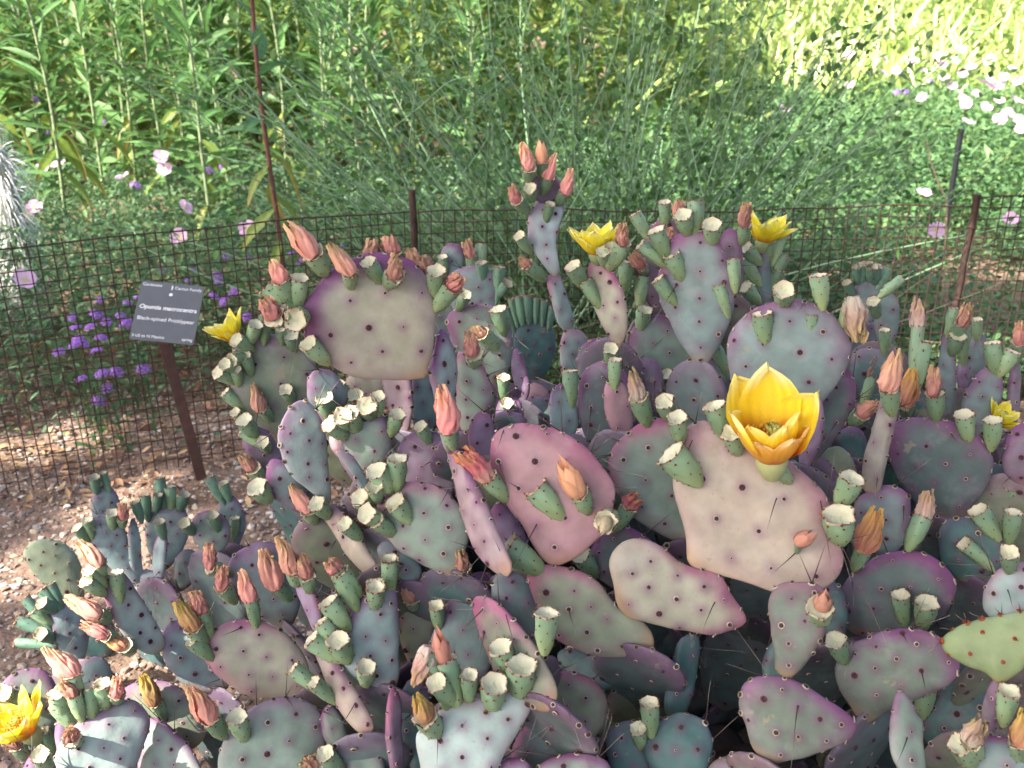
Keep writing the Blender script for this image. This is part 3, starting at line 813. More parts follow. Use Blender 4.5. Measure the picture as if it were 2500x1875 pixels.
# ---------------------------------------------------------------- fruits, withered blooms, open flowers
def fruit_proto(sd, teal=False):
    mb, mg, ms = MB(), MB(), MB()
    k, nr = 18, 12
    th = np.arange(k) * 2 * math.pi / k
    z = np.linspace(0, 1, nr)
    prof = np.interp(z, [0, .06, .25, .5, .75, .92, 1], [.30, .46, .72, .92, 1.0, .98, 1.04])
    bendx = .16 * np.sin(z * 1.5) * math.cos(sd)
    bendy = .10 * np.sin(z * 1.5) * math.sin(sd * 2)
    TH, Z = np.meshgrid(th, z)
    rr = prof[:, None] * (1 + .05 * np.sin(TH * 5 + Z * 5 + sd) + .03 * np.sin(TH * 3 - sd))
    tub = []
    for lv, zz in enumerate((.24, .46, .68, .86)):
        for a in range(5):
            tub.append((2 * math.pi * (a + .5 * (lv % 2)) / 5 + rnd.gauss(0, .12) + sd, zz + rnd.gauss(0, .02)))
    for (ta, tz) in tub:
        da = np.angle(np.exp(1j * (TH - ta)))
        rr = rr + .10 * np.exp(-(da / .26) ** 2 - ((Z - tz) / .085) ** 2)
    X = rr * np.cos(TH) + bendx[:, None]
    Y = rr * np.sin(TH) + bendy[:, None]
    g0, g1 = (np.array([.13, .22, .15]), np.array([.10, .20, .14])) if teal else (np.array([.24, .30, .13]), np.array([.17, .29, .19]))
    t = Z[..., None] ** .8
    col = g0 * (1 - t) + g1 * t
    col = col * (1 + .22 * np.sin(TH * 2 + sd + Z * 3)[..., None] * .5)
    blush = smooth(.90, 1.0, Z)[..., None] * .45
    col = col * (1 - blush) + np.array([.30, .18, .16]) * blush
    i = np.arange(nr - 1)[:, None] * k
    j = np.arange(k)[None]
    q = np.stack([i + j, i + (j + 1) % k, i + k + (j + 1) % k, i + k + j], -1).reshape(-1, 4)
    V = np.stack([X, Y, Z], -1)
    mb.add(V.reshape(-1, 3), q, col.reshape(-1, 3))
    mb.add(V[0], [list(range(k))[::-1]], g0)
    # concave cream scar
    cx, cy = bendx[-1], bendy[-1]
    rings = []
    cols = []
    for q_, h, c in ((1.03, 1.0, (.30, .22, .12)), (.94, 1.01, (.60, .54, .40)), (.84, .96, (.60, .57, .44)), (.52, .90, (.52, .52, .37)), (.2, .88, (.48, .49, .34))):
        w_ = 1 + .06 * np.sin(th * 4 + sd * 3) + .05 * rng.normal(0, 1, k) * (q_ > .7)
        rings.append(np.stack([cx + rr[-1] * q_ * w_ * np.cos(th), cy + rr[-1] * q_ * w_ * np.sin(th), h + .012 * rng.normal(0, 1, k)], 1))
        cols.append(np.tile(np.array(c) * (1 if not teal else .55), (k, 1)))
    n5 = 5
    i = np.arange(n5 - 1)[:, None] * k
    q = np.stack([i + j, i + (j + 1) % k, i + k + (j + 1) % k, i + k + j], -1).reshape(-1, 4)
    ms.add(np.concatenate(rings), q, np.concatenate(cols))
    ms.add(rings[-1], [list(range(k))], cols[-1])
    # red-brown glochid tufts on tubercles and round the crown
    ZS = np.array([1, 1, .32])      # fruits are stretched ~3x along their axis

    def tuft(p, n, s, m):
        # nested dot + prickles
        n = nz(n)
        a = nz(np.cross(n, [.2, .3, .9]))
        b = np.cross(n, a)
        c5 = np.arange(5) * 2 * math.pi / 5
        rg = p + .085 * s * (np.cos(c5)[:, None] * a + np.sin(c5)[:, None] * b) * ZS
        mg.add(np.concatenate([rg, [p + n * .07 * s * ZS]]), [[0, 1, 5], [1, 2, 5], [2, 3, 5], [3, 4, 5], [4, 0, 5]], (.12, .035, .02))
        for _ in range(m):
            d = nz(n + rng.normal(0, .5, 3) * [1, 1, .6] + np.array([0, 0, .25]))
            L = s * rnd.uniform(.14, .32)
            u = nz(np.cross(d, rng.normal(0, 1, 3))) * .026 * s
            v = np.cross(d, u)
            cc = (.30, .09, .03) if rnd.random() < .7 else (.38, .24, .14)
            mg.add([p + u * ZS, p + (-u * .5 + v * .8) * ZS, p + (-u * .5 - v * .8) * ZS, p + d * L * ZS], [[0, 1, 3], [1, 2, 3], [2, 0, 3]], cc)
    for (ta, tz) in tub:
        r_ = np.interp(tz, z, prof) + .12
        p = np.array([np.interp(tz, z, bendx) + r_ * math.cos(ta), np.interp(tz, z, bendy) + r_ * math.sin(ta), tz])
        tuft(p, [math.cos(ta), math.sin(ta), .25], .8 if tz < .8 else 1.1, 2 if tz < .8 else 4)
    for a in range(9):
        ta = 2 * math.pi * a / 9 + rnd.gauss(0, .12)
        p = np.array([cx + 1.05 * math.cos(ta), cy + 1.05 * math.sin(ta), 1.0])
        tuft(p, [math.cos(ta) * .7, math.sin(ta) * .7, 1], 1.2, 4)
    return mb.mesh('fruit', M_FRUIT), ms.mesh('scar', M_SCAR), mg.mesh('glochids', M_AREOLE)


FR = [fruit_proto(.7 + 1.9 * q) for q in range(5)]
FRT = [fruit_proto(.4 + 2.3 * q, True) for q in range(2)]


def wilt_proto(sd, c0, c1, c2, npet=8, twist=.9, crump=.30, splay=0.0, tip=.42, lean=.12):
    """withered bloom: long petals furled round the axis; unit length, unit radius"""
    mb = MB()
    S, Wd = 11, 6
    for pi_ in range(npet):
        ph = 2 * math.pi * pi_ / npet + rnd.gauss(0, .15)
        ln = rnd.uniform(.72, 1.0)
        t = np.linspace(0, 1, S)
        s = np.linspace(-1, 1, Wd)
        Tt, Ss = np.meshgrid(t, s, indexing='ij')
        prof = np.interp(t, [0, .12, .35, .65, 1], [.6, .95, 1.08, .85, tip])[:, None]
        lay = .86 + .2 * (pi_ % 3) / 2
        sp = splay * rnd.random()
        rad = prof * lay * (1 + sp * Tt ** 2) * (1 + crump * wob(np.cos(ph + Ss) * 2, np.sin(ph + Ss) * 2, Tt * 3.2, 1.6, sd + pi_) * (.35 + Tt))
        rad = rad + .15 * np.cos(Ss * math.pi * 1.5 + pi_) * np.minimum(1, Tt * 3) - .10 * np.abs(Ss) ** 3
        hw = .62 * np.interp(t, [0, .3, .7, 1], [.8, 1, .85, .30])[:, None]
        an = ph + Ss * hw + twist * Tt * (1 + .25 * math.sin(pi_ + sd)) + .12 * np.sin(Tt * 7 + pi_)
        zz = Tt * ln + .03 * wob(Ss * 2, Tt * 5, Ss * 0, 2, sd + 3 * pi_)
        X = rad * np.cos(an) + lean * math.cos(sd) * 3 * Tt ** 2
        Y = rad * np.sin(an) + lean * math.sin(sd) * 3 * Tt ** 2
        V = np.stack([X, Y, zz], -1)
        k1 = smooth(0, .55, Tt)[..., None]
        k2 = smooth(.5, 1.0, Tt)[..., None]
        jit = 1 + .15 * rnd.uniform(-1, 1)
        col = (np.array(c0) * (1 - k1) + np.array(c1) * k1) * (1 - k2) + np.array(c2) * k2
        col = col * jit * (1 - .16 * np.abs(Ss)[..., None] ** 2) * (1 + .12 * np.sin(Ss * 9 + pi_)[..., None])
        i = np.arange(S - 1)[:, None] * Wd
        j = np.arange(Wd - 1)[None]
        mb.add(V.reshape(-1, 3), np.stack([i + j, i + j + 1, i + Wd + j + 1, i + Wd + j], -1).reshape(-1, 4), col.reshape(-1, 3))
    t = np.linspace(0, 1, 8)
    tube(mb, np.stack([lean * math.cos(sd) * 3 * (t * .8) ** 2, lean * math.sin(sd) * 3 * (t * .8) ** 2, t * .8], 1), np.interp(t, [0, .3, .7, 1], [.62, .72, .5, .2]), 10, np.array(c1) * .8)
    return mb.mesh('withered_bloom', M_WILT)


def bud_proto(sd, c0, c1, n=10):
    mb = MB()
    S, Wd = 10, 6
    for pi_ in range(n):
        whorl = pi_ // 3
        ph = 2 * math.pi * (pi_ % 3) / 3 + whorl * 1.05 + sd + rnd.gauss(0, .1)
        ln = .52 + .16 * whorl + rnd.gauss(0, .03)
        ln = min(ln, 1.0)
        t = np.linspace(0, 1, S)
        s = np.linspace(-1, 1, Wd)
        Tt, Ss = np.meshgrid(t, s, indexing='ij')
        zz = Tt * ln
        prof = np.interp(zz, [0, .1, .3, .5, .75, 1], [.5, .82, 1.0, .93, .55, .05])
        rad = prof * (1.04 - .05 * whorl) + .02 * np.sin(Tt * 6 + pi_) + (.05 * Tt ** 6) * (pi_ % 2)
        hw = 1.05 * np.interp(t, [0, .35, .75, 1], [.8, 1, .7, .02])[:, None]
        an = ph + Ss * hw
        V = np.stack([rad * np.cos(an), rad * np.sin(an), zz], -1)
        k1 = Tt[..., None]
        col = np.array(c0) * (1 - k1) + np.array(c1) * k1
        col = col * rnd.uniform(.85, 1.1) * (1 - .28 * np.abs(Ss)[..., None] ** 4) * (1 + .05 * np.sin(Ss * 8)[..., None])
        i = np.arange(S - 1)[:, None] * Wd
        j = np.arange(Wd - 1)[None]
        mb.add(V.reshape(-1, 3), np.stack([i + j, i + j + 1, i + Wd + j + 1, i + Wd + j], -1).reshape(-1, 4), col.reshape(-1, 3))
    return mb.mesh('flower_bud', M_WILT)


BLOOM = {
    'w': [wilt_proto(q * 1.3, (.84, .40, .36), (.90, .46, .36), (.92, .60, .34), 8, .7 + .3 * q, .30) for q in range(4)],
    'd': [wilt_proto(9 + q, (.54, .23, .21), (.60, .30, .24), (.66, .42, .24), 7, .5, .5, .5, .6, .1) for q in range(4)],
    'y': [wilt_proto(14 + q, (.56, .25, .17), (.66, .38, .17), (.78, .54, .14), 7, .8, .3) for q in range(2)],
    'p': [wilt_proto(17 + q, (.70, .62, .52), (.62, .42, .34), (.58, .42, .22), 8, .4, .45, .35, .45) for q in range(3)],
    'm': [wilt_proto(20 + q, (.68, .42, .34), (.60, .16, .18), (.74, .36, .18), 8, .3, .5, .55, .7) for q in range(2)],
    'b': [bud_proto(q * 1.1, (.72, .42, .25), (.80, .46, .25)) for q in range(2)],
    'k': [bud_proto(q * 2.1, (.64, .29, .22), (.70, .32, .26)) for q in range(2)],
    's': [bud_proto(3.3, (.52, .45, .26), (.70, .58, .42))],
}


def inside(poly, x, y):
    px_, py_ = poly[:, 0], poly[:, 1]
    qx, qy = np.roll(px_, -1), np.roll(py_, -1)
    c = ((py_ > y) != (qy > y)) & (x < (qx - px_) * (y - py_) / (qy - py_ + 1e-9) + px_)
    return c.sum() % 2 == 1


def depth_on(pid, x, y):
    Bp, n, sp, cdp, pl, c3 = PLACED[pid]
    d = float(((Bp - CAMP) @ n) / (ray(x, y) @ n))
    return min(max(d, cdp - .09), cdp + .09)


def find_pad(x, y):
    best = None
    for pid in ALLPADS:
        if inside(PLACED[pid][2], x, y):
            d = depth_on(pid, x, y)
            if best is None or d < best[1]:
                best = (pid, d)
    if best:
        return best
    bd = 1e9
    for pid in ALLPADS:
        sp = PLACED[pid][2]
        q = np.hypot(sp[:, 0] - x, sp[:, 1] - y)
        k = q.min()
        if k < bd:
            bd = k
            a = sp[q.argmin()]
            best = (pid, depth_on(pid, *a))
    return best


NF = [0]


def fruit(bx, by, tx, ty, kind='o', px=None, py=None, on=None, dia=.0185, brad=None, minlen=.034):
    if on:
        pid = on.strip('+')
        d = depth_on(pid, bx, by) + (.035 if on[-1] == '+' else 0)
    else:
        pid, d = find_pad(bx, by)
    plant = PLACED[pid][4]
    root, inv = PLANTS[plant], INV[plant]
    d -= .004
    B = P(bx, by, d)
    T0 = P(tx, ty, d)
    l3 = np.linalg.norm(T0 - B)
    q = math.sqrt(max(0, minlen ** 2 - l3 ** 2)) * .85
    dt = d - max(q, .006 if l3 > minlen else 0)
    T = P(tx, ty, dt)
    ax = T - B
    L = np.linalg.norm(ax)
    B = B - ax / L * .006
    L += .006
    NF[0] += 1
    teal = PLACED[pid][4] in 'KQL' and kind == 'o' and rnd.random() < .8
    f, sc, gl = (FRT if teal else FR)[NF[0] % (2 if teal else 5)]
    rad = dia * .5 * rnd.uniform(.78, 1.18) * (0.9 if d > 1.2 else 1.0)
    M = Matrix.Translation(Vector(B)) @ basis(ax, rnd.random() * 6.28) @ Matrix.Diagonal((rad, rad, L, 1))
    fo = link('fruit', f, root, inv @ M)
    stuff(link('glochids', gl, fo))
    link('scar', sc, fo)
    if kind != 'o':
        if px is None:
            px, py = tx + (tx - bx) * 1.1, ty + (ty - by) * 1.1
        px, py = (tx + (px - tx) * 1.14, ty + (py - ty) * 1.14) if kind in 'wdym' else (px, py)
        tip = P(px, py, dt - .004)
        ba = tip - T
        bl = np.linalg.norm(ba)
        br = brad or min(.0122, max(.0078, bl * .24)) * (1.0 if kind in 'wpmkby' else .95)
        bl = max(bl, .016)
        start = T - nz(ba) * .004
        Mw = Matrix.Translation(Vector(start)) @ basis(ba, rnd.random() * 6.28) @ Matrix.Diagonal((br, br, bl + .004, 1))
        me = BLOOM[kind][NF[0] % len(BLOOM[kind])]
        nm = 'flower_bud' if kind in 'bks' else 'withered_bloom'
        bo = link(nm, me, fo)
        bo.matrix_parent_inverse = M.inverted()
        bo.matrix_basis = Mw
    return fo, T, pid


FL = """o 930 687 897 638;o 1064 714 1064 659;o 1120 752 1135 716;o 724 748 730 679;o 722 756 657 695;o 734 785 685 764;o 740 770 718 781;o 795 880 755 838
w 791 663 763 618 710 547;w 856 699 856 663 803 606;d 946 695 962 671 972 624;d 1068 750 1105 699 1125 679;w 712 740 686 680 665 638;d 700 778 669 769 639 730
o 1174 650 1174 596 @B4;o 1088 665 1080 626 @B4;o 1180 690 1176 642 @B5;o 1215 705 1220 652 @B5;o 1212 735 1225 685 @B5;o 1220 720 1240 690 @B5
d 1152 665 1149 624 1137 583 @B4;d 907 660 907 620 907 586 @A1+;d 962 660 958 612 950 576 @A1+;d 1030 690 1014 645 1003 606 @A1+;d 1036 700 1038 655 1032 622 @A1+
o 1229 809 1214 754;d 1210 850 1176 815 1155 795;d 1157 888 1153 862 1149 812;o 1231 972 1231 922 @B3b;o 1246 1008 1240 985 @B3b
o 1262 792 1250 730 @B6;o 1275 788 1268 724 @B6;o 1292 786 1290 722 @B6;o 1308 784 1310 728 @B6;o 1325 790 1328 735 @B6;o 1340 800 1346 748 @B6;o 1255 812 1236 752 @B6
o 1292 612 1267 577;d 1324 680 1288 646 1268 636;w 1325 470 1337 431 1349 376 @T3;b 1322 432 1323 393 1319 330 @T3;w 1290 440 1292 407 1280 352 @T3;w 1362 498 1382 468 1388 412 @T2;d 1285 515 1260 488 1245 455 @T2;o 1333 540 1345 498 @T2;o 1300 484 1292 460 @T3
o 1426 696 1398 649;o 1463 745 1430 686;o 1490 650 1499 600;o 1525 700 1535 640 @C3b;d 1575 665 1565 648 1544 617 @C3b;d 1505 640 1520 592 1515 546 @C1;o 1562 745 1573 674;o 1562 802 1573 755;o 1475 645 1470 612
o 1666 680 1638 621;o 1646 737 1605 682;o 1622 645 1564 597;o 1625 620 1603 560;o 1678 568 1664 523;o 1697 562 1695 491;d 1665 562 1660 530 1652 488 @C3;o 1588 585 1552 521 @C3;o 1624 545 1621 493 @C3;o 1776 765 1756 694;o 1794 704 1788 633;o 1740 590 1739 548;d 1640 600 1636 585 1630 558 @C3
d 1812 590 1817 548 1819 492 @C4;o 1876 625 1874 576 @C6;o 1888 640 1910 576 @C6;o 1884 680 1918 625 @C6;o 1852 690 1821 629 @C6;o 1852 640 1817 605 @C6;o 1850 735 1821 698 @C6;o 1885 710 1905 660 @C6
o 1870 834 1859 765;o 1979 843 1984 769;o 2008 745 2000 672;p 2060 790 2085 735 2089 841;o 1780 916 1743 841;o 1915 738 1914 708
o 1499 944 1501 877;o 1490 884 1493 851;p 1578 1030 1560 967 1532 896;o 1395 985 1394 906;o 1636 952 1627 914;o 1655 992 1682 910;o 1634 1018 1623 977;o 1660 1072 1650 1020;o 1700 1174 1635 1107 0.027;o 1770 1064 1743 991;o 1830 1020 1823 948;o 1800 1102 1784 1058
o 1368 1257 1310 1186 0.023;b 1433 1246 1411 1204 1357 1105;m 1232 1214 1190 1165 1134 1100;m 1502 1288 1534 1233 1550 1206;s 1495 1262 1480 1272 1462 1310;o 1318 1392 1241 1327 0.024;o 1451 1400 1415 1353 0.023
w 1106 1094 1096 1049 1086 950 @A2;w 662 1026 637 998 612 942;o 713 980 699 951;o 800 1257 773 1226;w 765 1272 750 1243 708 1193;o 876 1311 840 1280
o 806 1016 793 968;o 873 1000 869 964;o 923 1010 920 968;o 869 1047 851 1006;o 842 1065 804 1034;o 957 1056 967 1009;o 853 975 826 940;o 1050 1080 1028 1038;o 850 1040 838 1012;o 905 1014 895 988
o 950 1196 920 1150;o 970 1188 968 1118;o 925 1220 916 1188;o 1003 1272 967 1223;o 912 1245 876 1215;o 959 1301 916 1270;o 930 1270 893 1251;o 1086 1447 1061 1382;d 1129 1420 1129 1382 1115 1336;o 956 1434 949 1364;o 873 1449 829 1396;d 860 1440 820 1390 806 1370;o 915 1480 913 1431
o 582 940 574 903;o 575 905 549 889;o 570 930 531 911;o 592 997 549 958;o 612 912 594 869;o 622 1062 598 1023;o 640 1090 590 1052;o 655 1100 639 1080;o 645 832 647 771;o 690 835 684 800;o 610 835 622 791;o 600 870 565 880;d 636 1168 614 1141 588 1112;o 655 1218 627 1186;o 600 1035 572 1005;o 720 850 712 815
o 235 1200 228 1165;o 265 1195 250 1155;o 400 1238 386 1168;o 420 1240 410 1190;o 440 1245 452 1205;o 545 1225 512 1165;o 560 1220 545 1180;o 380 1250 384 1207;o 275 1288 273 1250;d 300 1285 301 1262 301 1228;o 400 1312 391 1272;o 530 1292 521 1256;o 570 1312 572 1264;o 225 1312 212 1268;o 215 1320 189 1288;o 470 1300 452 1276;o 345 1270 330 1225;o 360 1265 350 1210
o 120 1530 61 1459;o 135 1490 102 1470;o 122 1545 41 1516;o 150 1480 122 1427;o 140 1485 100 1440;o 125 1560 100 1549;o 128 1575 37 1569;o 122 1520 80 1490
w 250 1410 244 1374 199 1322;o 250 1447 212 1414;o 252 1425 216 1390;o 293 1461 281 1398;w 265 1510 236 1500 167 1460;d 285 1555 256 1549 201 1520;y 320 1590 300 1575 256 1558
w 195 1740 179 1646 112 1582;d 200 1755 180 1695 148 1660;o 160 1745 138 1691;o 180 1772 146 1716;o 226 1745 216 1675;o 260 1725 252 1667;d 290 1712 287 1694 285 1652;y 405 1760 378 1716 346 1650;d 190 1812 178 1800 168 1785;d 60 1850 40 1820 8 1795;o 128 1832 102 1785;o 120 1870 100 1840;o 20 1700 5 1690
w 625 1526 610 1463 588 1396;o 514 1604 468 1561;y 500 1570 475 1530 427 1475;d 512 1550 488 1492 480 1443;w 712 1465 675 1431 638 1352;w 722 1425 716 1390 684 1316;d 757 1440 750 1400 732 1357;d 560 1400 513 1382 513 1328;d 570 1467 541 1431 547 1376;w 545 1795 513 1752 468 1674;o 596 1800 582 1748 0.023
o 867 1480 830 1396 @I5;o 917 1480 915 1431;o 950 1432 948 1364;o 845 1530 801 1467;o 835 1580 783 1517;o 823 1606 762 1557;o 848 1610 827 1564;o 790 1690 718 1629;o 816 1711 765 1666;o 895 1668 897 1626;d 1015 1483 1005 1460 975 1421;o 1070 1530 1062 1479;o 830 1880 794 1836;d 780 1880 762 1870 742 1848
k 1113 1716 1084 1611 1062 1524 @I7;p 1090 1724 1044 1590 1015 1686 @I7;o 1106 1712 1066 1669;o 1145 1708 1144 1646;o 1203 1724 1209 1669 0.023;o 1268 1690 1272 1619 0.024;y 1066 1791 1040 1749 1019 1692;o 1250 1640 1225 1579 0.023;o 1330 1584 1337 1499;o 1590 1790 1586 1716;o 1565 1823 1554 1778
o 2052 1230 2083 1169 @D1 0.026;o 2052 1318 2054 1256 @D1 0.027;y 2087 1385 2109 1339 2147 1247;p 2221 1334 2257 1263 2268 1187;o 2434 1312 2387 1242;o 2463 1320 2474 1249;o 2420 1388 2351 1329;o 2463 1392 2465 1345;o 2470 1232 2474 1184;o 2490 1202 2496 1151
o 2206 1519 2196 1452;o 2253 1527 2268 1470;o 2060 1612 2042 1564;o 2250 1747 2264 1676;o 2370 1870 2340 1818;p 2385 1850 2369 1807 2400 1747;o 2450 1760 2463 1684;y 2489 1852 2489 1810 2507 1738;k 1946 1349 1951 1322 2002 1295 @D1 0.009;k 2004 1514 2007 1481 2016 1436
o 2160 862 2161 806;p 2225 965 2240 796 2247 718 @G9;o 2230 960 2253 837 @G9 0.026;w 2177 1007 2170 948 2178 856;d 2110 980 2126 920 2142 866;d 2080 1030 2105 1010 2140 978;y 2215 1010 2213 985 2227 905;d 2284 1020 2278 961 2284 897;o 2363 1070 2354 1011;o 2420 1090 2420 1026;o 2325 860 2338 820 @G3;o 2315 815 2329 752;o 2352 885 2357 796 @G6;o 2385 830 2385 780;d 2330 830 2350 790 2360 742;o 2430 905 2424 836;o 2440 910 2468 856;d 2480 880 2490 835 2492 786;o 2140 770 2132 736
o 2095 690 2091 651;o 2115 684 2120 641;o 2135 690 2142 651;o 2145 700 2167 654;o 2148 725 2202 680;o 2086 725 2069 689;o 2125 684 2130 650;o 2105 686 2105 645"""
for row in FL.replace('\n', ';').split(';'):
    q = row.split()
    on = next((s[1:] for s in q if s[0] == '@'), None)
    dia = next((float(s) for s in q[1:] if '.' in s), .0185)
    nums = [float(s) for s in q[1:] if s[0] != '@' and '.' not in s]
    fruit(*nums[:4], q[0], *(nums[4:6] if len(nums) > 4 else ()), on=on, dia=dia)


# ---- open flowers
def petal_mesh(sd, c_in, c_mid, c_tip, flare, cup=.5, S=16, Wd=13, tipn=.3, wid=.34):
    """petal: base at origin, rising along z and opening towards +x; unit length"""
    mb = MB()
    t = np.linspace(0, 1, S)
    s = np.linspace(-1, 1, Wd)
    Tt, Ss = np.meshgrid(t, s, indexing='ij')
    hw = wid * np.interp(t, [0, .15, .45, .68, .86, .95, 1], [.25, .5, .95, 1.0, .66, .34, .03])[:, None]
    ang = np.interp(t, [0, .35, .75, 1], np.array([54, 30, 10, -2]) * (1 - flare) + np.array([75, 55, 62, 70]) * flare) * math.pi / 180
    dz = np.cos(ang)
    dx = np.sin(ang)
    z = np.concatenate([[0], np.cumsum((dz[1:] + dz[:-1]) / 2)]) / (S - 1)
    x = np.concatenate([[0], np.cumsum((dx[1:] + dx[:-1]) / 2)]) / (S - 1)
    y = Ss * hw * (1 + .05 * np.sin(Tt * 6 + sd))
    cx = -cup * (Ss ** 2) * hw
    ruf = .035 * np.sin(Ss * 5 + Tt * 7 + sd) * Tt ** 2
    X = x[:, None] + cx * np.cos(ang)[:, None] + ruf
    Z = z[:, None] - cx * np.sin(ang)[:, None] * .6 + ruf * .4 + .03 * np.sin(Ss * 7 + sd) * Tt ** 4 + .012 * np.sin(Ss * 13 + Tt * 11 + sd) * Tt
    V = np.stack([X, y, Z], -1)
    k0 = smooth(.16, .54, Tt + .06 * np.cos(Ss * 3))[..., None]
    k1 = smooth(.80, 1.05, Tt + .12 * np.abs(Ss))[..., None]
    col = (np.array(c_in) * (1 - k0) + np.array(c_mid) * k0) * (1 - k1) + np.array(c_tip) * k1
    col = col * (1 + .10 * np.sin(Ss * 17 + .6 * np.sin(Tt * 9 + sd))[..., None] * (.4 + .6 * Tt[..., None]))
    mid = (np.exp(-(Ss / .16) ** 2) * smooth(.2, .5, Tt))[..., None] * .16
    col = col * (1 - mid) + np.array([.80, .36, .05]) * mid
    i = np.arange(S - 1)[:, None] * Wd
    j = np.arange(Wd - 1)[None]
    mb.add(V.reshape(-1, 3), np.stack([i + j, i + j + 1, i + Wd + j + 1, i + Wd + j], -1).reshape(-1, 4), col.reshape(-1, 3))
    return mb.mesh('petal', M_PETAL)


YIN, YMID, YTIP, YPK = (.60, .05, .006), (.90, .66, .04), (.92, .82, .36), (.86, .60, .30)
PET = [petal_mesh(q * 1.7, YIN, YMID, YTIP if q % 2 else (.92, .76, .22), .0 + .05 * q, .5) for q in range(4)]
PETO = [petal_mesh(q * 1.1 + 9, (.72, .20, .05), (.78, .42, .06), YPK, .25, .4, tipn=.3) for q in range(2)]
PETL = [petal_mesh(q * 1.9 + 4, (.72, .28, .012), (.82, .70, .04), (.84, .78, .30), .35 + .12 * q, .4, wid=.24) for q in range(3)]


def core_mesh(yin):
    mb = MB()
    t = np.linspace(0, 1, 9)
    tube(mb, np.stack([.02 * t, 0 * t, .05 + .46 * t], 1), np.interp(t, [0, .6, .78, .92, 1], [.045, .04, .06, .058, .02]), 9, (.70, .62, .16))
    for a in range(7):
        th = a * 2 * math.pi / 7
        mb2 = np.array([[.02 + .03 * math.cos(th), .03 * math.sin(th), .44], [.02 + .075 * math.cos(th), .075 * math.sin(th), .52], [.02 + .05 * math.cos(th), .05 * math.sin(th), .57]])
        tube(mb, mb2, [.022, .028, .012], 5, (.62, .62, .20))
    for a in range(170):
        th = rnd.random() * 6.28
        r0, r1 = rnd.uniform(.05, .14), rnd.uniform(.08, .30)
        h = rnd.uniform(.22, .46)
        p = np.array([[r0 * math.cos(th), r0 * math.sin(th), .06], [(r0 + .5 * (r1 - r0)) * math.cos(th), (r0 + .5 * (r1 - r0)) * math.sin(th), h * .6], [r1 * math.cos(th + .3), r1 * math.sin(th + .3), h]])
        tube(mb, p, [.006, .006, .006], 4, (.62, .16, .02), cap=False)
        tube(mb, [p[2], p[2] + [0, 0, .028]], [.014, .012], 5, (.78, .55, .10))
    return mb.mesh('stamens', M_PETAL)


CORE = core_mesh(0)


def open_flower(p, ax, size, plant, pets, n_in, n_out, outer=None, spin=0.0, back=None):
    root, inv = PLANTS[plant], INV[plant]
    M = Matrix.Translation(Vector(p)) @ basis(ax, spin) @ Matrix.Diagonal((size, size, size, 1))
    mbc = MB()          # cup
    t = np.linspace(0, 1, 7)
    tube(mbc, np.stack([0 * t, 0 * t, -.30 + .36 * t], 1), np.interp(t, [0, .3, .7, 1], [.10, .17, .22, .20]), 14, (.26, .30, .14))
    fo = link('flower', mbc.mesh('flower', M_FRUIT), root, inv @ M)
    for q in range(n_in):
        a = 2 * math.pi * q / n_in + rnd.gauss(0, .08)
        s = rnd.uniform(.92, 1.06)
        if back is not None:
            wd_ = np.array((M.to_3x3() @ Vector((math.cos(a), math.sin(a), 0))))
            s = 1.0 + .30 * float(nz(wd_) @ back) + rnd.gauss(0, .04)
        link('petal', pets[q % len(pets)], fo, Matrix.Rotation(a, 4, 'Z') @ Matrix.Translation((.05, 0, 0)) @ Matrix.Rotation(rnd.gauss(0, .10), 4, 'Y') @ Matrix.Rotation(rnd.gauss(0, .10), 4, 'X') @ Matrix.Rotation(rnd.gauss(0, .15), 4, 'Z') @ Matrix.Diagonal((s, s * rnd.uniform(.9, 1.12), s, 1)))
    for q in range(n_out):
        a = 2 * math.pi * (q + .5) / n_out + rnd.gauss(0, .12)
        s = rnd.uniform(.62, .9)
        link('petal', (outer or pets)[q % len(outer or pets)], fo, Matrix.Translation((0, 0, -.05)) @ Matrix.Rotation(a, 4, 'Z') @ Matrix.Translation((.09, 0, 0)) @ Matrix.Diagonal((s, s, s, 1)))
    link('stamens', CORE, fo)
    return fo


toc = nz(CAMP - P(1880, 1050, .8))
dD = depth_on('D1', 1900, 1130)
open_flower(P(1884, 1122, dD - .03), nz(UP * .92 + toc * .50), .070, 'M', PET, 7, 6, PETO, 1.35, nz(UP * .8 - toc * .5 - RGT * .1))
fruit(1925, 1172, 1890, 1128, 'o', on='D1')
dC = depth_on('C1', 1455, 640)
open_flower(P(1456, 620, dC - .005), nz(UP * .9 + toc * .35),   .044, 'M', PETL, 11, 9, None, .3)
dC = depth_on('C6', 1866, 610)
open_flower(P(1862, 592, dC - .01), nz(UP * .9 + RGT * .25 + toc * .3), .048, 'M', PETL, 10, 8, None, 1.1)
dC = depth_on('A13', 590, 840)
open_flower(P(572, 826, dC + .0), nz(UP * .8 - RGT * .35 + toc * .4), .040, 'M', PETL, 9, 6, None, .6)
fruit(612, 852, 576, 830, 'o', on='A13')
dC = depth_on('J3', 100, 1800)
open_flower(P(72, 1790, dC - .05), nz(UP * .75 - RGT * .25 + toc * .55), .056, 'N', [PETL[0], PETL[1]], 10, 7, PETO, .2)
fruit(108, 1838, 76, 1795, 'o', on='J3')
dC = depth_on('G4', 2420, 1040)
open_flower(P(2432, 1034, dC - .02), nz(UP * .6 + RGT * .5 + toc * .4), .034, 'R', PETL, 6, 4, None, .2)

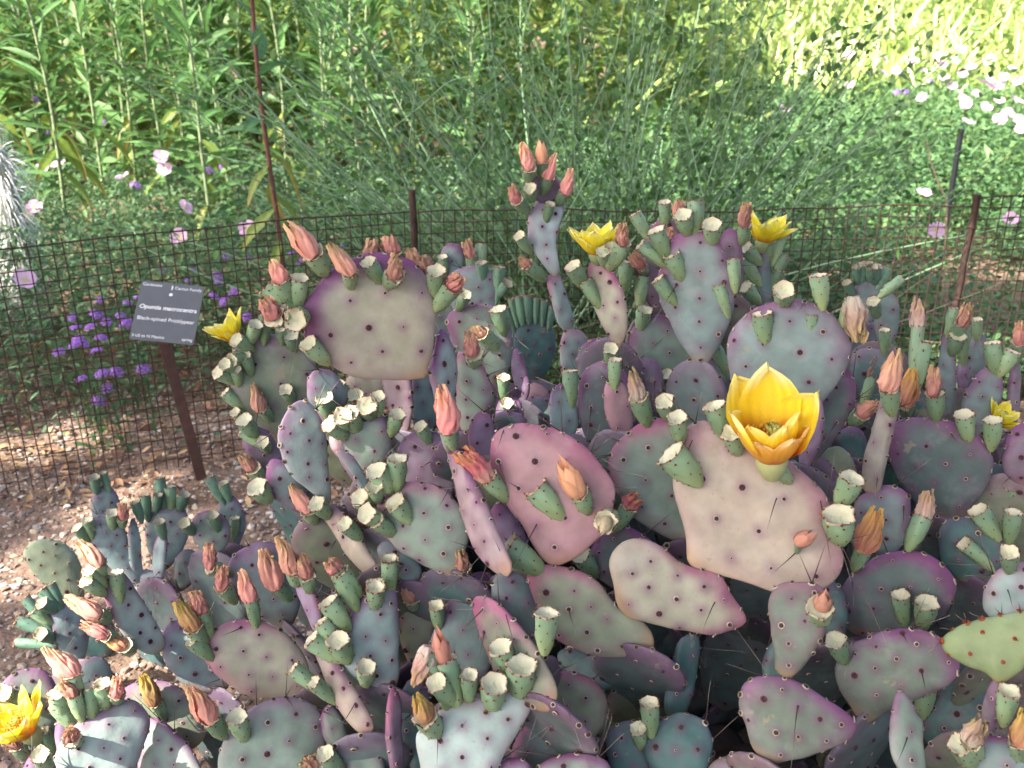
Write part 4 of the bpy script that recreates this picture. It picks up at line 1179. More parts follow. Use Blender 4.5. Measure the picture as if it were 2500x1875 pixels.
# long individual spines (px start -> end)
for (pid, x0, y0, x1, y1, k) in [('D1', 2003, 1222, 2044, 1425, -.02), ('D1', 2055, 1330, 2168, 1572, -.02), ('D1', 1896, 1216, 1860, 1312, -.03),
                                 ('D1', 1945, 1347, 1873, 1422, -.03), ('D1', 1985, 1420, 1945, 1463, -.02), ('E3', 1745, 1470, 1700, 1555, -.03),
                                 ('D1', 1690, 1075, 1648, 1170, -.03), ('E1', 1230, 1050, 1205, 1110, -.03), ('E1', 1440, 1100, 1505, 1140, -.02),
                                 ('I8', 1235, 1500, 1260, 1600, -.03), ('I8', 1370, 1690, 1420, 1835, -.02), ('I4', 868, 1715, 815, 1815, -.03),
                                 ('I7', 1068, 1790, 1076, 1880, -.03), ('C12', 1420, 1080, 1545, 1052, -.03), ('B3', 1130, 865, 1240, 915, -.03),
                                 ('A1', 735, 800, 700, 925, .0), ('C10', 1480, 885, 1560, 850, -.02), ('C7', 1570, 870, 1645, 805, -.03),
                                 ('A11', 1095, 1195, 1065, 1260, -.03), ('A10', 1110, 1120, 1032, 1115, -.05), ('A6', 820, 1320, 785, 1370, -.03),
                                 ('C5', 1915, 735, 1810, 680, -.02), ('F10', 1860, 1650, 1775, 1625, -.03), ('F15', 2215, 1800, 2195, 1880, -.03),
                                 ('F17', 2460, 1440, 2485, 1500, -.03), ('F9', 2085, 1590, 2070, 1650, -.03), ('A5', 668, 1055, 560, 1130, -.02)]:
    d = depth_on(pid, x0, y0)
    a, b = P(x0, y0, d - .008), P(x1, y1, d + k)
    pl = PLACED[pid][4]
    add_spine(PLANTS[pl], INV[pl], a, b - a, float(np.linalg.norm(b - a)), .95)

# ---------------------------------------------------------------- wire fence
FH = .55
fa = np.array([-1.032, 1.857, 0])
fb = np.array([-.2306, 2.19, 0])
fc = np.array([1.112, 2.25, 0])
dl = nz(fa - fb)
dr = nz(np.array([1.5, 2.27, 0]) - fc)
fence = thing('wire_fence', 'low rusty square-mesh wire fence on thin brown posts', 'fence', tuple(fb))
finv = Matrix.Translation(-Vector(fence.location))
mb = MB()
zz = np.linspace(-.03, FH + .006, 12)
tube(mb, np.stack([.0008 * np.sin(zz * 30), 0 * zz, zz], 1), .00135, 5)
VW = mb.mesh('vertical_wire', M_WIRE)


def fence_panel(a, b, z0, top):
    L = np.linalg.norm(b - a)
    d = (b - a) / L
    nv = int(L / .0256)
    for q in range(nv + 1):
        p = a + d * (q * .0256)
        m = Matrix.Translation((p[0], p[1], z0)) @ Matrix.Rotation(rnd.gauss(0, .007), 4, 'Y') @ Matrix.Rotation(rnd.random() * 6, 4, 'Z')
        link('vertical_wire', VW, fence, finv @ m)
    nh = int(FH / .0262)
    s = np.linspace(0, 1, 24)
    off = np.array([-d[1], d[0], 0]) * -.0027
    for q in range(nh + 1):
        z = z0 + FH - q * .0262
        m_ = MB()
        pts = a + d * (s * L)[:, None] + off
        pts[:, 2] = z + .005 * np.sin(s * 9 + q * .2) + .002 * np.sin(s * 31 + q * 1.9)
        pts[:, 1] += .004 * np.sin(s * 6 + z * 5)
        tube(m_, pts, .0013 if q else .0019, 5)
        link('horizontal_wire', m_.mesh('horizontal_wire', M_WIRE), fence, finv)


fence_panel(fb + dl * 1.9, fb + dl * .012, 0, 0)
fence_panel(fb + nz(fc - fb) * .012, fc - nz(fc - fb) * .006, 0, 0)
fence_panel(fc + dr * .012, fc + dr * 1.1, .022, 0)
for p, h, ln in ((fb, .60, (-.004, 0)), (fc, .578, (.012, .004)), (fb + dl * 1.91, .6, (0, 0)), (fc + dr * 1.11, .6, (0, 0))):
    mb = MB()
    z = np.linspace(-.06, h, 16)
    pts = np.stack([p[0] + ln[0] * z + .001 * np.sin(z * 40), p[1] + .009 + ln[1] * z, z], 1)
    tube(mb, pts, .0085 + .0006 * np.sin(z * 90), 8)
    for q in (.15, .32, .5):
        tube(mb, np.array([[p[0] + .012 * math.cos(a) + ln[0] * q, p[1] + .008 + .012 * math.sin(a), q + .002 * math.sin(a * 2)] for a in np.linspace(0, 6.28, 9)]), .0014, 4)
    link('post', mb.mesh('post', M_WIRE), fence, finv)

# ---------------------------------------------------------------- plant name sign
sb = at_z(493, 1172)
stp = P(402, 840, 1.93)
sign = thing('plant_sign', 'small dark grey plant name plate on a leaning brown stake in the gravel', 'sign', (float(sb[0]), float(sb[1]), 0))
sinv = Matrix.Translation(-Vector(sign.location))
mb = MB()
ax = nz(stp - sb)
wx = nz(np.cross(ax, nz(CAMP - stp)))
wy = np.cross(wx, ax)
c0 = sb - ax * .06
top = stp + ax * .045
box(mb, (c0 + top) / 2, wx * .0115, wy * .0045, (top - c0) / 2, (.5, .5, .5))
box(mb, (c0 + top) / 2 - wy * .0075 + wx * .0092, wx * .0023, wy * .0030, (top - c0) / 2, (.5, .5, .5))
stk = link('stake', mb.mesh('stake', M_STAKE, False), sign, sinv)
bv = stk.modifiers.new('bevel', 'BEVEL')
bv.width = .0008
# plate: traced corners, tilted back towards the viewer
s_ = 1.93 / F
rs_ = nz(ray(409, 763))                   # frame square to the line of sight at the plate
rgs = nz(RGT - rs_ * (RGT @ rs_))
ups = np.cross(rgs, rs_)
u3 = rgs * 143 - ups * 15 - rs_ * 33
v3 = -(rgs * -31 - ups * 140 - rs_ * 70)
pu, pv = nz(u3), nz(v3)
pv = nz(pv - pu * (pv @ pu))
pn = np.cross(pu, pv)
hw, hh = np.linalg.norm(u3) * s_ / 2, np.linalg.norm(v3) * s_ / 2
pc = P(409, 763, 1.90)
# stake head reaches the back of the plate
mb = MB()
k = 6
out = []
rc = .004
for cx_, cy_, a0 in ((1, 1, 0), (-1, 1, 90), (-1, -1, 180), (1, -1, 270)):
    for q in range(k + 1):
        a = R(a0 + 90 * q / k)
        out.append((cx_ * (hw - rc) + rc * math.cos(a), cy_ * (hh - rc) + rc * math.sin(a)))
out = np.array(out)
n_ = len(out)
fr = pc + out[:, :1] * pu + out[:, 1:] * pv + pn * .0012
bk = pc + out[:, :1] * pu + out[:, 1:] * pv - pn * .0012
mb.add(np.concatenate([fr, bk]), [[q, (q + 1) % n_, (q + 1) % n_ + n_, q + n_][::-1] for q in range(n_)])
mb.add(fr, [list(range(n_))])
mb.add(bk, [list(range(n_))[::-1]])
link('plate', mb.mesh('plate', M_PLATE, False), sign, sinv)
mb = MB()
box(mb, pc - pv * hh * .55 - pn * .006, pu * .012, pv * .03, pn * .0046, (.5, .5, .5))
tube(mb, [pc - pv * hh * .55 - pn * .008, top - ax * .02], .005, 8)
link('bracket', mb.mesh('bracket', M_STAKE, False), sign, sinv)
Mp = Matrix(((pu[0], pv[0], pn[0], pc[0]), (pu[1], pv[1], pn[1], pc[1]), (pu[2], pv[2], pn[2], pc[2]), (0, 0, 0, 1)))


def text(s, x, y, size, al='LEFT', bold=0.0, shear=0.0):
    cu = bpy.data.curves.new('lettering', 'FONT')
    cu.body = s
    cu.size = size
    cu.align_x = al
    cu.align_y = 'CENTER'
    cu.offset = bold
    cu.shear = shear
    cu.extrude = .0002
    o = bpy.data.objects.new('lettering', cu)
    COL.objects.link(o)
    dg = bpy.context.evaluated_depsgraph_get()
    me = bpy.data.meshes.new_from_object(o.evaluated_get(dg))
    bpy.data.objects.remove(o)
    me.materials.clear()
    me.materials.append(M_PRINT)
    link('lettering', me, sign, sinv @ Mp @ Matrix.Translation((x, y, .0015)))


text('Cactaceae', -hw * .94, hh * .88, .0092)
text('Cactus Family', hw * .94, hh * .84, .0095, 'RIGHT')
text('Opuntia macrocentra', 0, hh * .12, .0129, 'CENTER', .00022, .15)
text('Black-spined Pricklypear', 0, -hh * .27, .0114, 'CENTER')
text('S US to N Mexico', -hw * .94, -hh * .86, .0085)
text('spring', hw * .94, -hh * .86, .0085, 'RIGHT')
mb = MB()
th = np.arange(12) * 2 * math.pi / 12
dot = pc + pv * hh * .60 + pn * .0018
mb.add(np.concatenate([dot + .0036 * (np.cos(th)[:, None] * pu + np.sin(th)[:, None] * pv), [dot + pn * .0012]]), [[q, (q + 1) % 12, 12] for q in range(12)])
link('rivet', mb.mesh('rivet', M_PRINT), sign, sinv)
mb = MB()
box(mb, pc + pv * hh * .84 + pn * .0017, pu * .0011, pv * .0046, pn * .0003, (.5, .5, .5))
link('mark', mb.mesh('mark', M_PRINT, False), sign, sinv)

# ---------------------------------------------------------------- gravel, litter, stones
ico = np.array([[0, 0, 1], [.894, 0, .447], [.276, .851, .447], [-.724, .526, .447], [-.724, -.526, .447], [.276, -.851, .447],
                [.724, .526, -.447], [-.276, .851, -.447], [-.894, 0, -.447], [-.276, -.851, -.447], [.724, -.526, -.447], [0, 0, -1]])
icf = np.array([[0, 1, 2], [0, 2, 3], [0, 3, 4], [0, 4, 5], [0, 5, 1], [1, 6, 2], [2, 7, 3], [3, 8, 4], [4, 9, 5], [5, 10, 1],
                [6, 7, 2], [7, 8, 3], [8, 9, 4], [9, 10, 5], [10, 6, 1], [11, 7, 6], [11, 8, 7], [11, 9, 8], [11, 10, 9], [11, 6, 10]])


def pebbles(name, n, x0, x1, y0, y1, s0, s1, pal):
    mb = MB()
    x = rng.uniform(x0, x1, n)
    y = rng.uniform(y0, y1, n)
    s = s0 + (s1 - s0) * rng.random(n) ** 2.2
    z = ground_z(x, y) + s * .15
    sc = np.stack([s * rng.uniform(.8, 1.3, n), s * rng.uniform(.8, 1.3, n), s * rng.uniform(.45, .8, n)], 1)
    a = rng.uniform(0, 6.28, n)
    tv = ico[None] * (1 + .22 * rng.normal(0, 1, (n, 12, 1))) * sc[:, None]
    ca, sa = np.cos(a)[:, None], np.sin(a)[:, None]
    V = np.stack([tv[..., 0] * ca - tv[..., 1] * sa + x[:, None], tv[..., 0] * sa + tv[..., 1] * ca + y[:, None], tv[..., 2] + z[:, None]], -1)
    pal = np.array(pal)
    col = pal[rng.integers(0, len(pal), n)] * rng.uniform(.65, 1.25, (n, 1))
    mb.add(V.reshape(-1, 3), (np.arange(n)[:, None, None] * 12 + icf[None]).reshape(-1, 3), np.repeat(col, 12, 0))
    o = stuff(link(name, mb.mesh(name, M_GRAVEL, False)))
    return o


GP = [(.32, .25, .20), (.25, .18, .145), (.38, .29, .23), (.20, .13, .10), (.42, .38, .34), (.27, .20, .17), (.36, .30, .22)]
g = pebbles('gravel', 15000, -1.7, .15, .95, 2.6, .0025, .0085, GP)
tag(g, 'pinkish brown gravel covering the bare soil on the left of the clump', 'gravel')
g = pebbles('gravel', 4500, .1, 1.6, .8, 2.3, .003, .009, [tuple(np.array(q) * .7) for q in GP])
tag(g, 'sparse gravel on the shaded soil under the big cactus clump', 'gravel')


def scatter_litter():
    mb = MB()
    n = 2600
    x = rng.uniform(-1.8, .5, n)
    y = rng.uniform(1.75, 2.9, n)
    k = np.abs(rng.normal(0, .006, n))
    p = np.stack([x, y, ground_z(x, y) + .006 + k], 1)
    a = rng.uniform(0, 6.28, n)
    d = np.stack([np.cos(a), np.sin(a), rng.normal(0, .25, n)], 1)
    pal = np.array([(.30, .19, .10), (.22, .13, .08), (.40, .28, .17), (.16, .09, .07), (.34, .17, .10)])
    leaf_batch(mb, p, d, rng.uniform(.015, .04, n), rng.uniform(.007, .015, n), rng.uniform(-.3, .3, n), pal[rng.integers(0, 5, n)] * rng.uniform(.7, 1.2, (n, 1)), 3, .5)
    o = stuff(link('leaf_litter', mb.mesh('leaf_litter', M_LITTER)))
    tag(o, 'dry brown leaf litter strewn along the foot of the fence', 'leaf litter')


scatter_litter()
for (x, y, r, lab) in [(.33, .93, .075, 'dark rounded stone in the shaded hollow below the big beige pad'), (.41, 1.02, .06, 'dark stone half hidden behind the hollow under the clump'),
                       (.27, 1.02, .05, 'small dark stone deep in the shaded hollow of the clump')]:
    mb = MB()
    u = np.linspace(0, math.pi, 14)
    v_ = np.arange(20) * 2 * math.pi / 20
    U, VV = np.meshgrid(u, v_, indexing='ij')
    rr = r * (1 + .14 * wob(np.sin(U) * np.cos(VV) * 2, np.sin(U) * np.sin(VV) * 2, np.cos(U) * 2, 1.2, x * 9))
    pts = np.stack([x + rr * np.sin(U) * np.cos(VV) * 1.25, y + rr * np.sin(U) * np.sin(VV), r * .55 + rr * np.cos(U) * .8], -1)
    i = np.arange(13)[:, None] * 20
    j = np.arange(20)[None]
    mb.add(pts.reshape(-1, 3), np.stack([i + j, i + 20 + j, i + 20 + (j + 1) % 20, i + (j + 1) % 20], -1).reshape(-1, 4))
    tag(link('stone', mb.mesh('stone', M_STONE)), lab, 'stone')

# ---------------------------------------------------------------- tall leafy stems behind the fence
def lance_leaf(sd, c, tipc, wd=.16, S=9, curl=.25):
    mb = MB()
    t = np.linspace(0, 1, S)
    s = np.array([-1, -.5, 0, .5, 1])
    Tt, Ss = np.meshgrid(t, s, indexing='ij')
    hw = wd * .5 * np.interp(t, [0, .08, .35, .6, .85, 1], [.15, .35, 1, .95, .45, .02])[:, None]
    X = Tt
    Y = Ss * hw * (1 + .06 * np.sin(Tt * 20 + sd))
    Z = -curl * Tt ** 2 + .35 * np.abs(Ss) * hw + .01 * np.sin(Tt * 9 + sd)
    tw = .25 * math.sin(sd) * Tt
    Y2 = Y * np.cos(tw) - Z * np.sin(tw) * .3
    k = smooth(.55, 1.1, Tt)[..., None]
    col = np.array(c) * (1 - k) + np.array(tipc) * k
    col = col * (1 + .35 * np.exp(-(Ss / .2) ** 2)[..., None])
    i = np.arange(S - 1)[:, None] * 5
    j = np.arange(4)[None]
    mb.add(np.stack([X, Y2, Z], -1).reshape(-1, 3), np.stack([i + j, i + j + 1, i + 6 + j, i + 5 + j], -1).reshape(-1, 4), col.reshape(-1, 3))
    return mb.mesh('leaf', M_LEAF)


G1 = (.09, .185, .058)
LV = [lance_leaf(q * 1.3, np.array(G1) * (.75 + .12 * q), np.array((.10, .20, .05)) * (.8 + .1 * q), .15 + .015 * (q % 3), curl=.12 + .12 * (q % 3)) for q in range(5)]
LVY = [lance_leaf(q + 7.7, (.17, .24, .05), (.30, .24, .07), .24, curl=.35) for q in range(2)] + [lance_leaf(5.1, (.20, .22, .05), (.32, .17, .07), .22, curl=.6)]
LVB = [lance_leaf(q + 3.1, (.085, .20, .075), (.12, .22, .06), .34, curl=.3 + .2 * q) for q in range(3)]


def tall_plant(x, y, h, label, group, stemc=(.20, .24, .13), rad=.006, nleaf=62, leafs=LV, z0=.25, ll=(.14, .23), single=True, lean=(0, 0), dry=.06):
    t = thing('tall_leafy_plant', label, 'plant', (x, y, 0), group)
    mb = MB()
    z = np.linspace(-.03, h, 22)
    cx_ = lean[0] * (z / h) ** 2 + .012 * np.sin(z * 5 + x * 9)
    cy_ = lean[1] * (z / h) ** 2 + .012 * np.sin(z * 4 + y * 7)
    tube(mb, np.stack([cx_, cy_, z], 1), np.interp(z, [0, h * .7, h], [rad, rad * .75, rad * .3]), 7, stemc)
    link('stem', mb.mesh('stem', M_STEM), t)
    mj = MB()
    for q in range(nleaf):
        f = q / nleaf
        zl = z0 + (h - z0) * f ** .9
        a = q * 2.4 + rnd.gauss(0, .35)
        p = (np.interp(zl, z, cx_), np.interp(zl, z, cy_), zl)
        L = rnd.uniform(*ll) * (1.1 - .45 * f)
        el = R(rnd.uniform(5, 40) + 35 * f)
        lf = rnd.choice(leafs)
        if f < .25 and rnd.random() < dry * 4:
            lf, el = rnd.choice(LVY), R(-35)
        m = Matrix.Translation(p) @ Matrix.Rotation(a, 4, 'Z') @ Matrix.Rotation(-el, 4, 'Y') @ Matrix.Rotation(rnd.gauss(0, .4), 4, 'X') @ Matrix.Diagonal((L, L, L, 1))
        if single:
            link('leaf', lf, t, m)
        else:
            d = np.array((m @ Vector((1, 0, 0, 0))).to_3d()) / L
            mj.pl = getattr(mj, 'pl', []) + [(np.array(p), d, L)]
    if not single:
        A = mj.pl
        n = len(A)
        leaf_batch(mj, np.array([q[0] for q in A]), np.array([q[1] for q in A]), np.array([q[2] for q in A]), np.array([q[2] * .17 for q in A]),
                   rng.uniform(.1, .35, n), np.array(G1)[None] * rng.uniform(.8, 1.5, (n, 1)), 4)
        stuff(link('foliage', mj.mesh('foliage', M_LEAF), t))
    return t


GA = 'tall leafy stems behind the fence'
FRONT = [(15, 380, 3.5), (140, 400, 3.3), (240, 330, 3.9), (330, 380, 4.1), (385, 350, 3.8), (505, 380, 3.4), (560, 380, 3.7), (440, 340, 4.4),
         (700, 330, 4.2), (780, 320, 4.0), (866, 330, 3.9), (80, 330, 4.4), (940, 300, 4.6), (200, 300, 4.7)]
for (px, py, Y) in FRONT:
    q = at_y(px, py, Y)
    tall_plant(float(q[0]), Y, rnd.uniform(1.25, 1.6), 'tall pale-stemmed plant with long willow-like leaves behind the fence', GA, rad=.007, z0=rnd.uniform(.22, .42), lean=(rnd.gauss(0, .1), rnd.gauss(0, .08)))
q = at_y(672, 560, 2.55)
tall_plant(float(q[0]), 2.55, 1.55, 'tall plant with a reddish stem and broad drooping yellowing leaves, just behind the fence', None, (.16, .07, .055), .0075, 34, LVB + LV[:2], .30, (.09, .17), True, (.0, .05), .25)
for q in range(56):
    Y = rnd.uniform(4.3, 6.2)
    x = rnd.uniform(-.85 * Y, .05 * Y)
    tall_plant(x, Y, rnd.uniform(1.2, 1.75), 'tall slender plant in the leafy thicket far behind the fence', 'far stems of the leafy thicket', rad=.008, nleaf=64, z0=.25, single=False, ll=(.15, .25), lean=(rnd.gauss(0, .12), 0))

# far sunlit thicket (reads as one mass)
mb = MB()
n = 68000
Y = 5.2 + 8.5 * rng.random(n)
x = rng.uniform(-1.15, 1.05, n) * Y
rt_ = smooth(.10, .30, x / Y)
top_ = (.95 + .10 * Y) * (1 - rt_) + rt_ * np.clip((Y - 7.5) * .22, .0, 1.2)
h = rng.uniform(0, 1, n) ** .75 * (top_ + .2 * wob(x * 1.2, Y, 0 * x))
kk_ = (h > .02)
x, Y, h = x[kk_], Y[kk_], h[kk_]
n = len(x)
p = np.stack([x, Y, h], 1)
a = rng.uniform(0, 6.28, n)
d = np.stack([np.cos(a), np.sin(a), rng.normal(.5, .6, n)], 1)
col = np.array([(.13, .22, .06)]) * rng.uniform(.7, 1.5, (n, 1)) + np.array([(.10, .06, .01)]) * rng.random((n, 1))
leaf_batch(mb, p, d, rng.uniform(.14, .30, n), rng.uniform(.03, .06, n), rng.uniform(0, .4, n), col, 3)
o = stuff(link('far_thicket', mb.mesh('far_thicket', M_LEAF)))
tag(o, 'bright sunlit mass of leafy growth at the very back', 'thicket')

# dry pale grass far right, in full sun
mb = MB()
n = 32000
Y = 7.5 + 9.5 * np.sqrt(rng.random(n))
x = rng.uniform(.14, 1.1, n) * Y
p = np.stack([x, Y, rng.uniform(0, .4, n) * np.clip((Y - 6) * .28, .3, 3.0)], 1)
d = np.stack([rng.normal(0, .4, n), rng.normal(0, .4, n), np.ones(n)], 1)
col = np.where(rng.random((n, 1)) < .6, np.array([(.34, .47, .12)]), np.array([(.60, .60, .34)])) * rng.uniform(.7, 1.2, (n, 1))
leaf_batch(mb, p, d, rng.uniform(.3, .8, n), rng.uniform(.02, .045, n), rng.uniform(.1, .5, n), col, 3)
o = stuff(link('dry_grass', mb.mesh('dry_grass', M_LITTER)))
tag(o, 'pale sun-bleached grass far beyond the flower meadow', 'grass')

# ---------------------------------------------------------------- thin green-stemmed shrub in the centre
shrub = thing('green_stem_shrub', 'wide shrub of thin grey-green twigs with tiny leaves behind the fence', 'shrub', (.25, 2.85, 0))
ml = MB()
lp, ld_, lL = [], [], []


def twig(b, e, sag, r0, colr, name='branch', leaves=1.0, sides=5):
    b, e = np.array(b, float), np.array(e, float)
    t = np.linspace(0, 1, 12)
    L = np.linalg.norm(e - b)
    k1, k2 = rng.normal(0, .02 * L, 3), rng.normal(0, .012 * L, 3)
    pts = b + (e - b) * t[:, None] + np.sin(t * math.pi)[:, None] * (np.array([0, 0, sag * L]) + k1) + np.sin(t * 2 * math.pi)[:, None] * k2
    m_ = MB()
    tube(m_, pts, r0 * (1 - .7 * t), sides, colr)
    link(name, m_.mesh(name, M_STEM), shrub, Matrix.Translation(-Vector(shrub.location)))
    nl = int(L * 26 * leaves)
    for _ in range(nl):
        f = rnd.uniform(.25, 1)
        q = np.array([np.interp(f, t, pts[:, k]) for k in range(3)])
        lp.append(q + rng.normal(0, .012, 3))
        ld_.append(nz((e - b) / L + rng.normal(0, .9, 3)))
        lL.append(rnd.uniform(.014, .032))
    return pts


SC = np.array((.15, .24, .14))
for q in range(190):
    a = rnd.uniform(-1, 1)
    bx_ = .25 + rnd.gauss(0, .16)
    by_ = 2.75 + rnd.gauss(0, .16)
    ex = .22 + a * 1.15 + rnd.gauss(0, .12)
    ey = by_ + rnd.gauss(0, .35)
    ez = (1.22 - .45 * abs(a) ** 1.5) * rnd.uniform(.55, 1.1)
    pts = twig((bx_ + a * .1, by_, -.02), (ex, max(2.34, ey), ez), .10 * abs(a) * rnd.uniform(-1, 1), rnd.uniform(.0028, .0046), SC * rnd.uniform(.7, 1.5))
    if rnd.random() < .8:
        for _ in range(2):
            s = pts[rnd.randint(4, 9)]
            twig(s, s + np.array([rnd.gauss(a * .12, .16), rnd.gauss(0, .1), rnd.uniform(.08, .38)]), .02, .0021, SC * rnd.uniform(.8, 1.6), 'twig', 1.2, 4)
for q in range(40):      # low sprawling dead and grey twigs
    x0 = rnd.uniform(-.5, 1.1)
    twig((x0, rnd.uniform(2.4, 2.8), rnd.uniform(.02, .2)), (x0 + rnd.gauss(0, .4), rnd.uniform(2.34, 2.7), rnd.uniform(.15, .55)), -.05, .0026, np.array((.26, .24, .17)) * rnd.uniform(.6, 1.3), 'twig', .25, 4)
# the long leafy shoot that leans out to the right
s0 = at_y(1960, 300, 2.7)
pts = twig(at_y(1880, 420, 2.7), at_y(2230, -60, 2.6), .02, .003, SC, 'branch', .6)
n = len(lp)
leaf_batch(ml, np.array(lp), np.array(ld_), np.array(lL), np.array(lL) * .55, rng.uniform(-.1, .4, n), np.array([(.085, .17, .05)]) * rng.uniform(.7, 1.5, (n, 1)), 3)
stuff(link('foliage', ml.mesh('foliage', M_LEAF), shrub, Matrix.Translation(-Vector(shrub.location))))

# ---------------------------------------------------------------- ground cover
def cover(name, label, n, fx, zf, L, W, col, S=3, up=.5, cat='ground cover'):
    mb = MB()
    x, y = fx(n)
    n = len(x)
    h = zf(x, y)
    p = np.stack([x, y, h], 1)
    a = rng.uniform(0, 6.28, n)
    d = np.stack([np.cos(a), np.sin(a), rng.normal(up, .5, n)], 1)
    c = np.array([col]) * rng.uniform(.65, 1.45, (n, 1)) + np.array([(.05, .03, 0)]) * (rng.random((n, 1)) < .12)
    leaf_batch(mb, p, d, rng.uniform(*L, n), rng.uniform(*W, n), rng.uniform(0, .5, n), c, S)
    o = stuff(link(name, mb.mesh(name, M_LEAF)))
    tag(o, label, cat)


def clumpy(x, y, k=3.0, s=0.0):
    return .5 + .5 * wob(x * k, y * k, 0 * x, 1.3, s)


def fenceY(x):
    return np.where(x < -.2306, 2.19 + (x + .2306) * (2.19 - 1.857) / (1.032 - .2306), 2.19 + (x + .23) * .0447)


def left_region(n):
    x = rng.uniform(-3.6, .3, n)
    y = rng.uniform(1.9, 4.4, n)
    dist = y - fenceY(x)
    # bare litter near the fence on the far left, dense herbs further back
    lim = np.where(x < -.5, .62, .10) + .25 * clumpy(x, y, 2.5, 4)
    k = (dist > .06) & (rng.random(n) < np.clip((dist - lim * .35) / .35, .035, 1)) & (clumpy(x, y, 4) > .12)
    return x[k], y[k]


cover('ground_cover', 'fine-leaved green herbs behind the left half of the fence', 80000, left_region,
      lambda x, y: rng.random(len(x)) ** .7 * np.clip((y - fenceY(x)) * .50, .03, .40) * (.6 + .6 * clumpy(x, y, 5, 2)), (.018, .045), (.006, .013), (.085, .17, .075))


def right_region(n):
    x = rng.uniform(-.1, 3.6, n)
    y = 2.3 + rng.random(n) ** 1.2 * 3.2
    k = (y - fenceY(x) > .06) & (clumpy(x, y, 3, 7) > .10) & (np.abs(x) < .66 * y)
    bare = (x > 1.35) & (y > 2.7) & (y < 3.7) & (x < 2.2)
    k &= ~(bare & (rng.random(n) < .72))
    return x[k], y[k]


cover('ground_cover', 'round-leaved green ground cover behind the right half of the fence', 90000, right_region,
      lambda x, y: rng.random(len(x)) ** .8 * np.clip(.14 + (y - 2.3) * .16, .10, .48) * (.4 + .8 * clumpy(x, y, 3.3, 1)), (.018, .038), (.012, .024), (.085, .175, .065))


def meadow(n):
    y = rng.uniform(4.4, 9.5, n)
    x = rng.uniform(.12, .75, n) * y
    return x, y


cover('meadow', 'leafy flower meadow rising to the sunlit right background', 34000, meadow,
      lambda x, y: rng.random(len(x)) ** .7 * (.30 + .22 * clumpy(x, y, 1.5, 1)), (.04, .10), (.010, .024), (.10, .20, .07), cat='meadow')

# ---------------------------------------------------------------- flowers behind the fence
def blossom(np_, c0, c1, r):
    mb = MB()
    for q in range(np_):
        a = q * 2 * math.pi / np_
        t = np.linspace(0, 1, 5)
        s = np.linspace(-1, 1, 5)
        Tt, Ss = np.meshgrid(t, s, indexing='ij')
        hw = .62 * np.interp(t, [0, .4, .8, 1], [.15, .75, 1, .75])[:, None]
        X = Tt * (1 - .08 * Ss ** 2)
        Y = Ss * hw
        Z = .12 + .30 * Tt ** 1.5 - .05 * Ss ** 2 + .04 * np.sin(Ss * 4 + q)
        ca, sa = math.cos(a), math.sin(a)
        col = np.array(c0) * (1 - smooth(0, .5, Tt)[..., None]) + np.array(c1) * smooth(0, .5, Tt)[..., None]
        i = np.arange(4)[:, None] * 5
        j = np.arange(4)[None]
        mb.add(np.stack([X * ca - Y * sa, X * sa + Y * ca, Z], -1).reshape(-1, 3) * r, np.stack([i + j, i + j + 1, i + 6 + j, i + 5 + j], -1).reshape(-1, 4), col.reshape(-1, 3))
    return mb.mesh('blossom', M_PETAL)


PB = blossom(4, (.62, .58, .22), (.74, .46, .68), .03)


def head_mesh():
    mb = MB()
    for q in range(17):
        z_ = 1 - q / 17 * .9
        a = q * 2.4
        r_ = math.sqrt(1 - z_ * z_)
        c = np.array([r_ * math.cos(a), r_ * math.sin(a), z_ * .5]) * .0155
        nn = nz(c + [0, 0, .004])
        e1 = nz(np.cross(nn, [.3, .2, .9]))
        e2 = np.cross(nn, e1)
        for k in range(5):
            b = k * 2 * math.pi / 5 + q
            d1 = math.cos(b) * e1 + math.sin(b) * e2
            d2 = -math.sin(b) * e1 + math.cos(b) * e2
            mb.add([c, c + .0035 * d1 + .0018 * d2 + nn * .001, c + .0052 * d1, c + .0035 * d1 - .0018 * d2 + nn * .001], [[0, 1, 2, 3]], np.array((.44, .19, .72)) * rnd.uniform(.5, 1.4))
    return mb.mesh('flower_head', M_PETAL)


VB = head_mesh()


def stalk_flower(name, px, py, Y, head, hname, label, cat, group, scale, stemcol=(.10, .17, .07), petal_tilt=.7):
    p = at_y(px, py, Y)
    t = thing(name, label, cat, (float(p[0]) + rnd.gauss(0, .02), Y + .02, 0), group)
    base = np.array(t.location)
    mb = MB()
    s = np.linspace(0, 1, 8)
    rel = p - base
    pts = rel * s[:, None] + np.array([0, 0, 0])
    pts[:, 0] = rel[0] * s ** 2
    pts[:, 1] = rel[1] * s ** 2
    tube(mb, pts, .0014 * (1.5 if Y > 4 else 1), 4, stemcol)
    n = 10
    f = rng.random(n) * .75
    pl = np.stack([np.interp(f, s, pts[:, k]) for k in range(3)], 1)
    a = rng.uniform(0, 6.28, n)
    leaf_batch(mb, pl, np.stack([np.cos(a), np.sin(a), np.full(n, .6)], 1), rng.uniform(.02, .045, n), rng.uniform(.006, .012, n), rng.uniform(0, .4, n), np.tile((.085, .18, .07), (n, 1)), 3)
    link('stem', mb.mesh('stem', M_LEAF), t)
    nrm = nz(np.array([rnd.gauss(0, .45), -petal_tilt + rnd.gauss(0, .3), .9]))
    m = Matrix.Translation(Vector(rel)) @ basis(nrm, rnd.random() * 6) @ Matrix.Diagonal((scale,) * 3 + (1,))
    link(hname, head, t, m)


def solve_y(px, py, z, ymin, ymax):
    r = ray(px, py)
    if r[2] >= -1e-3:
        return ymax
    k = (z - CAM_H) / r[2]
    x, y = k * r[0], k * r[1]
    fy = float(fenceY(np.array(x))) + .10
    return float(min(max(y, max(ymin, fy)), ymax))


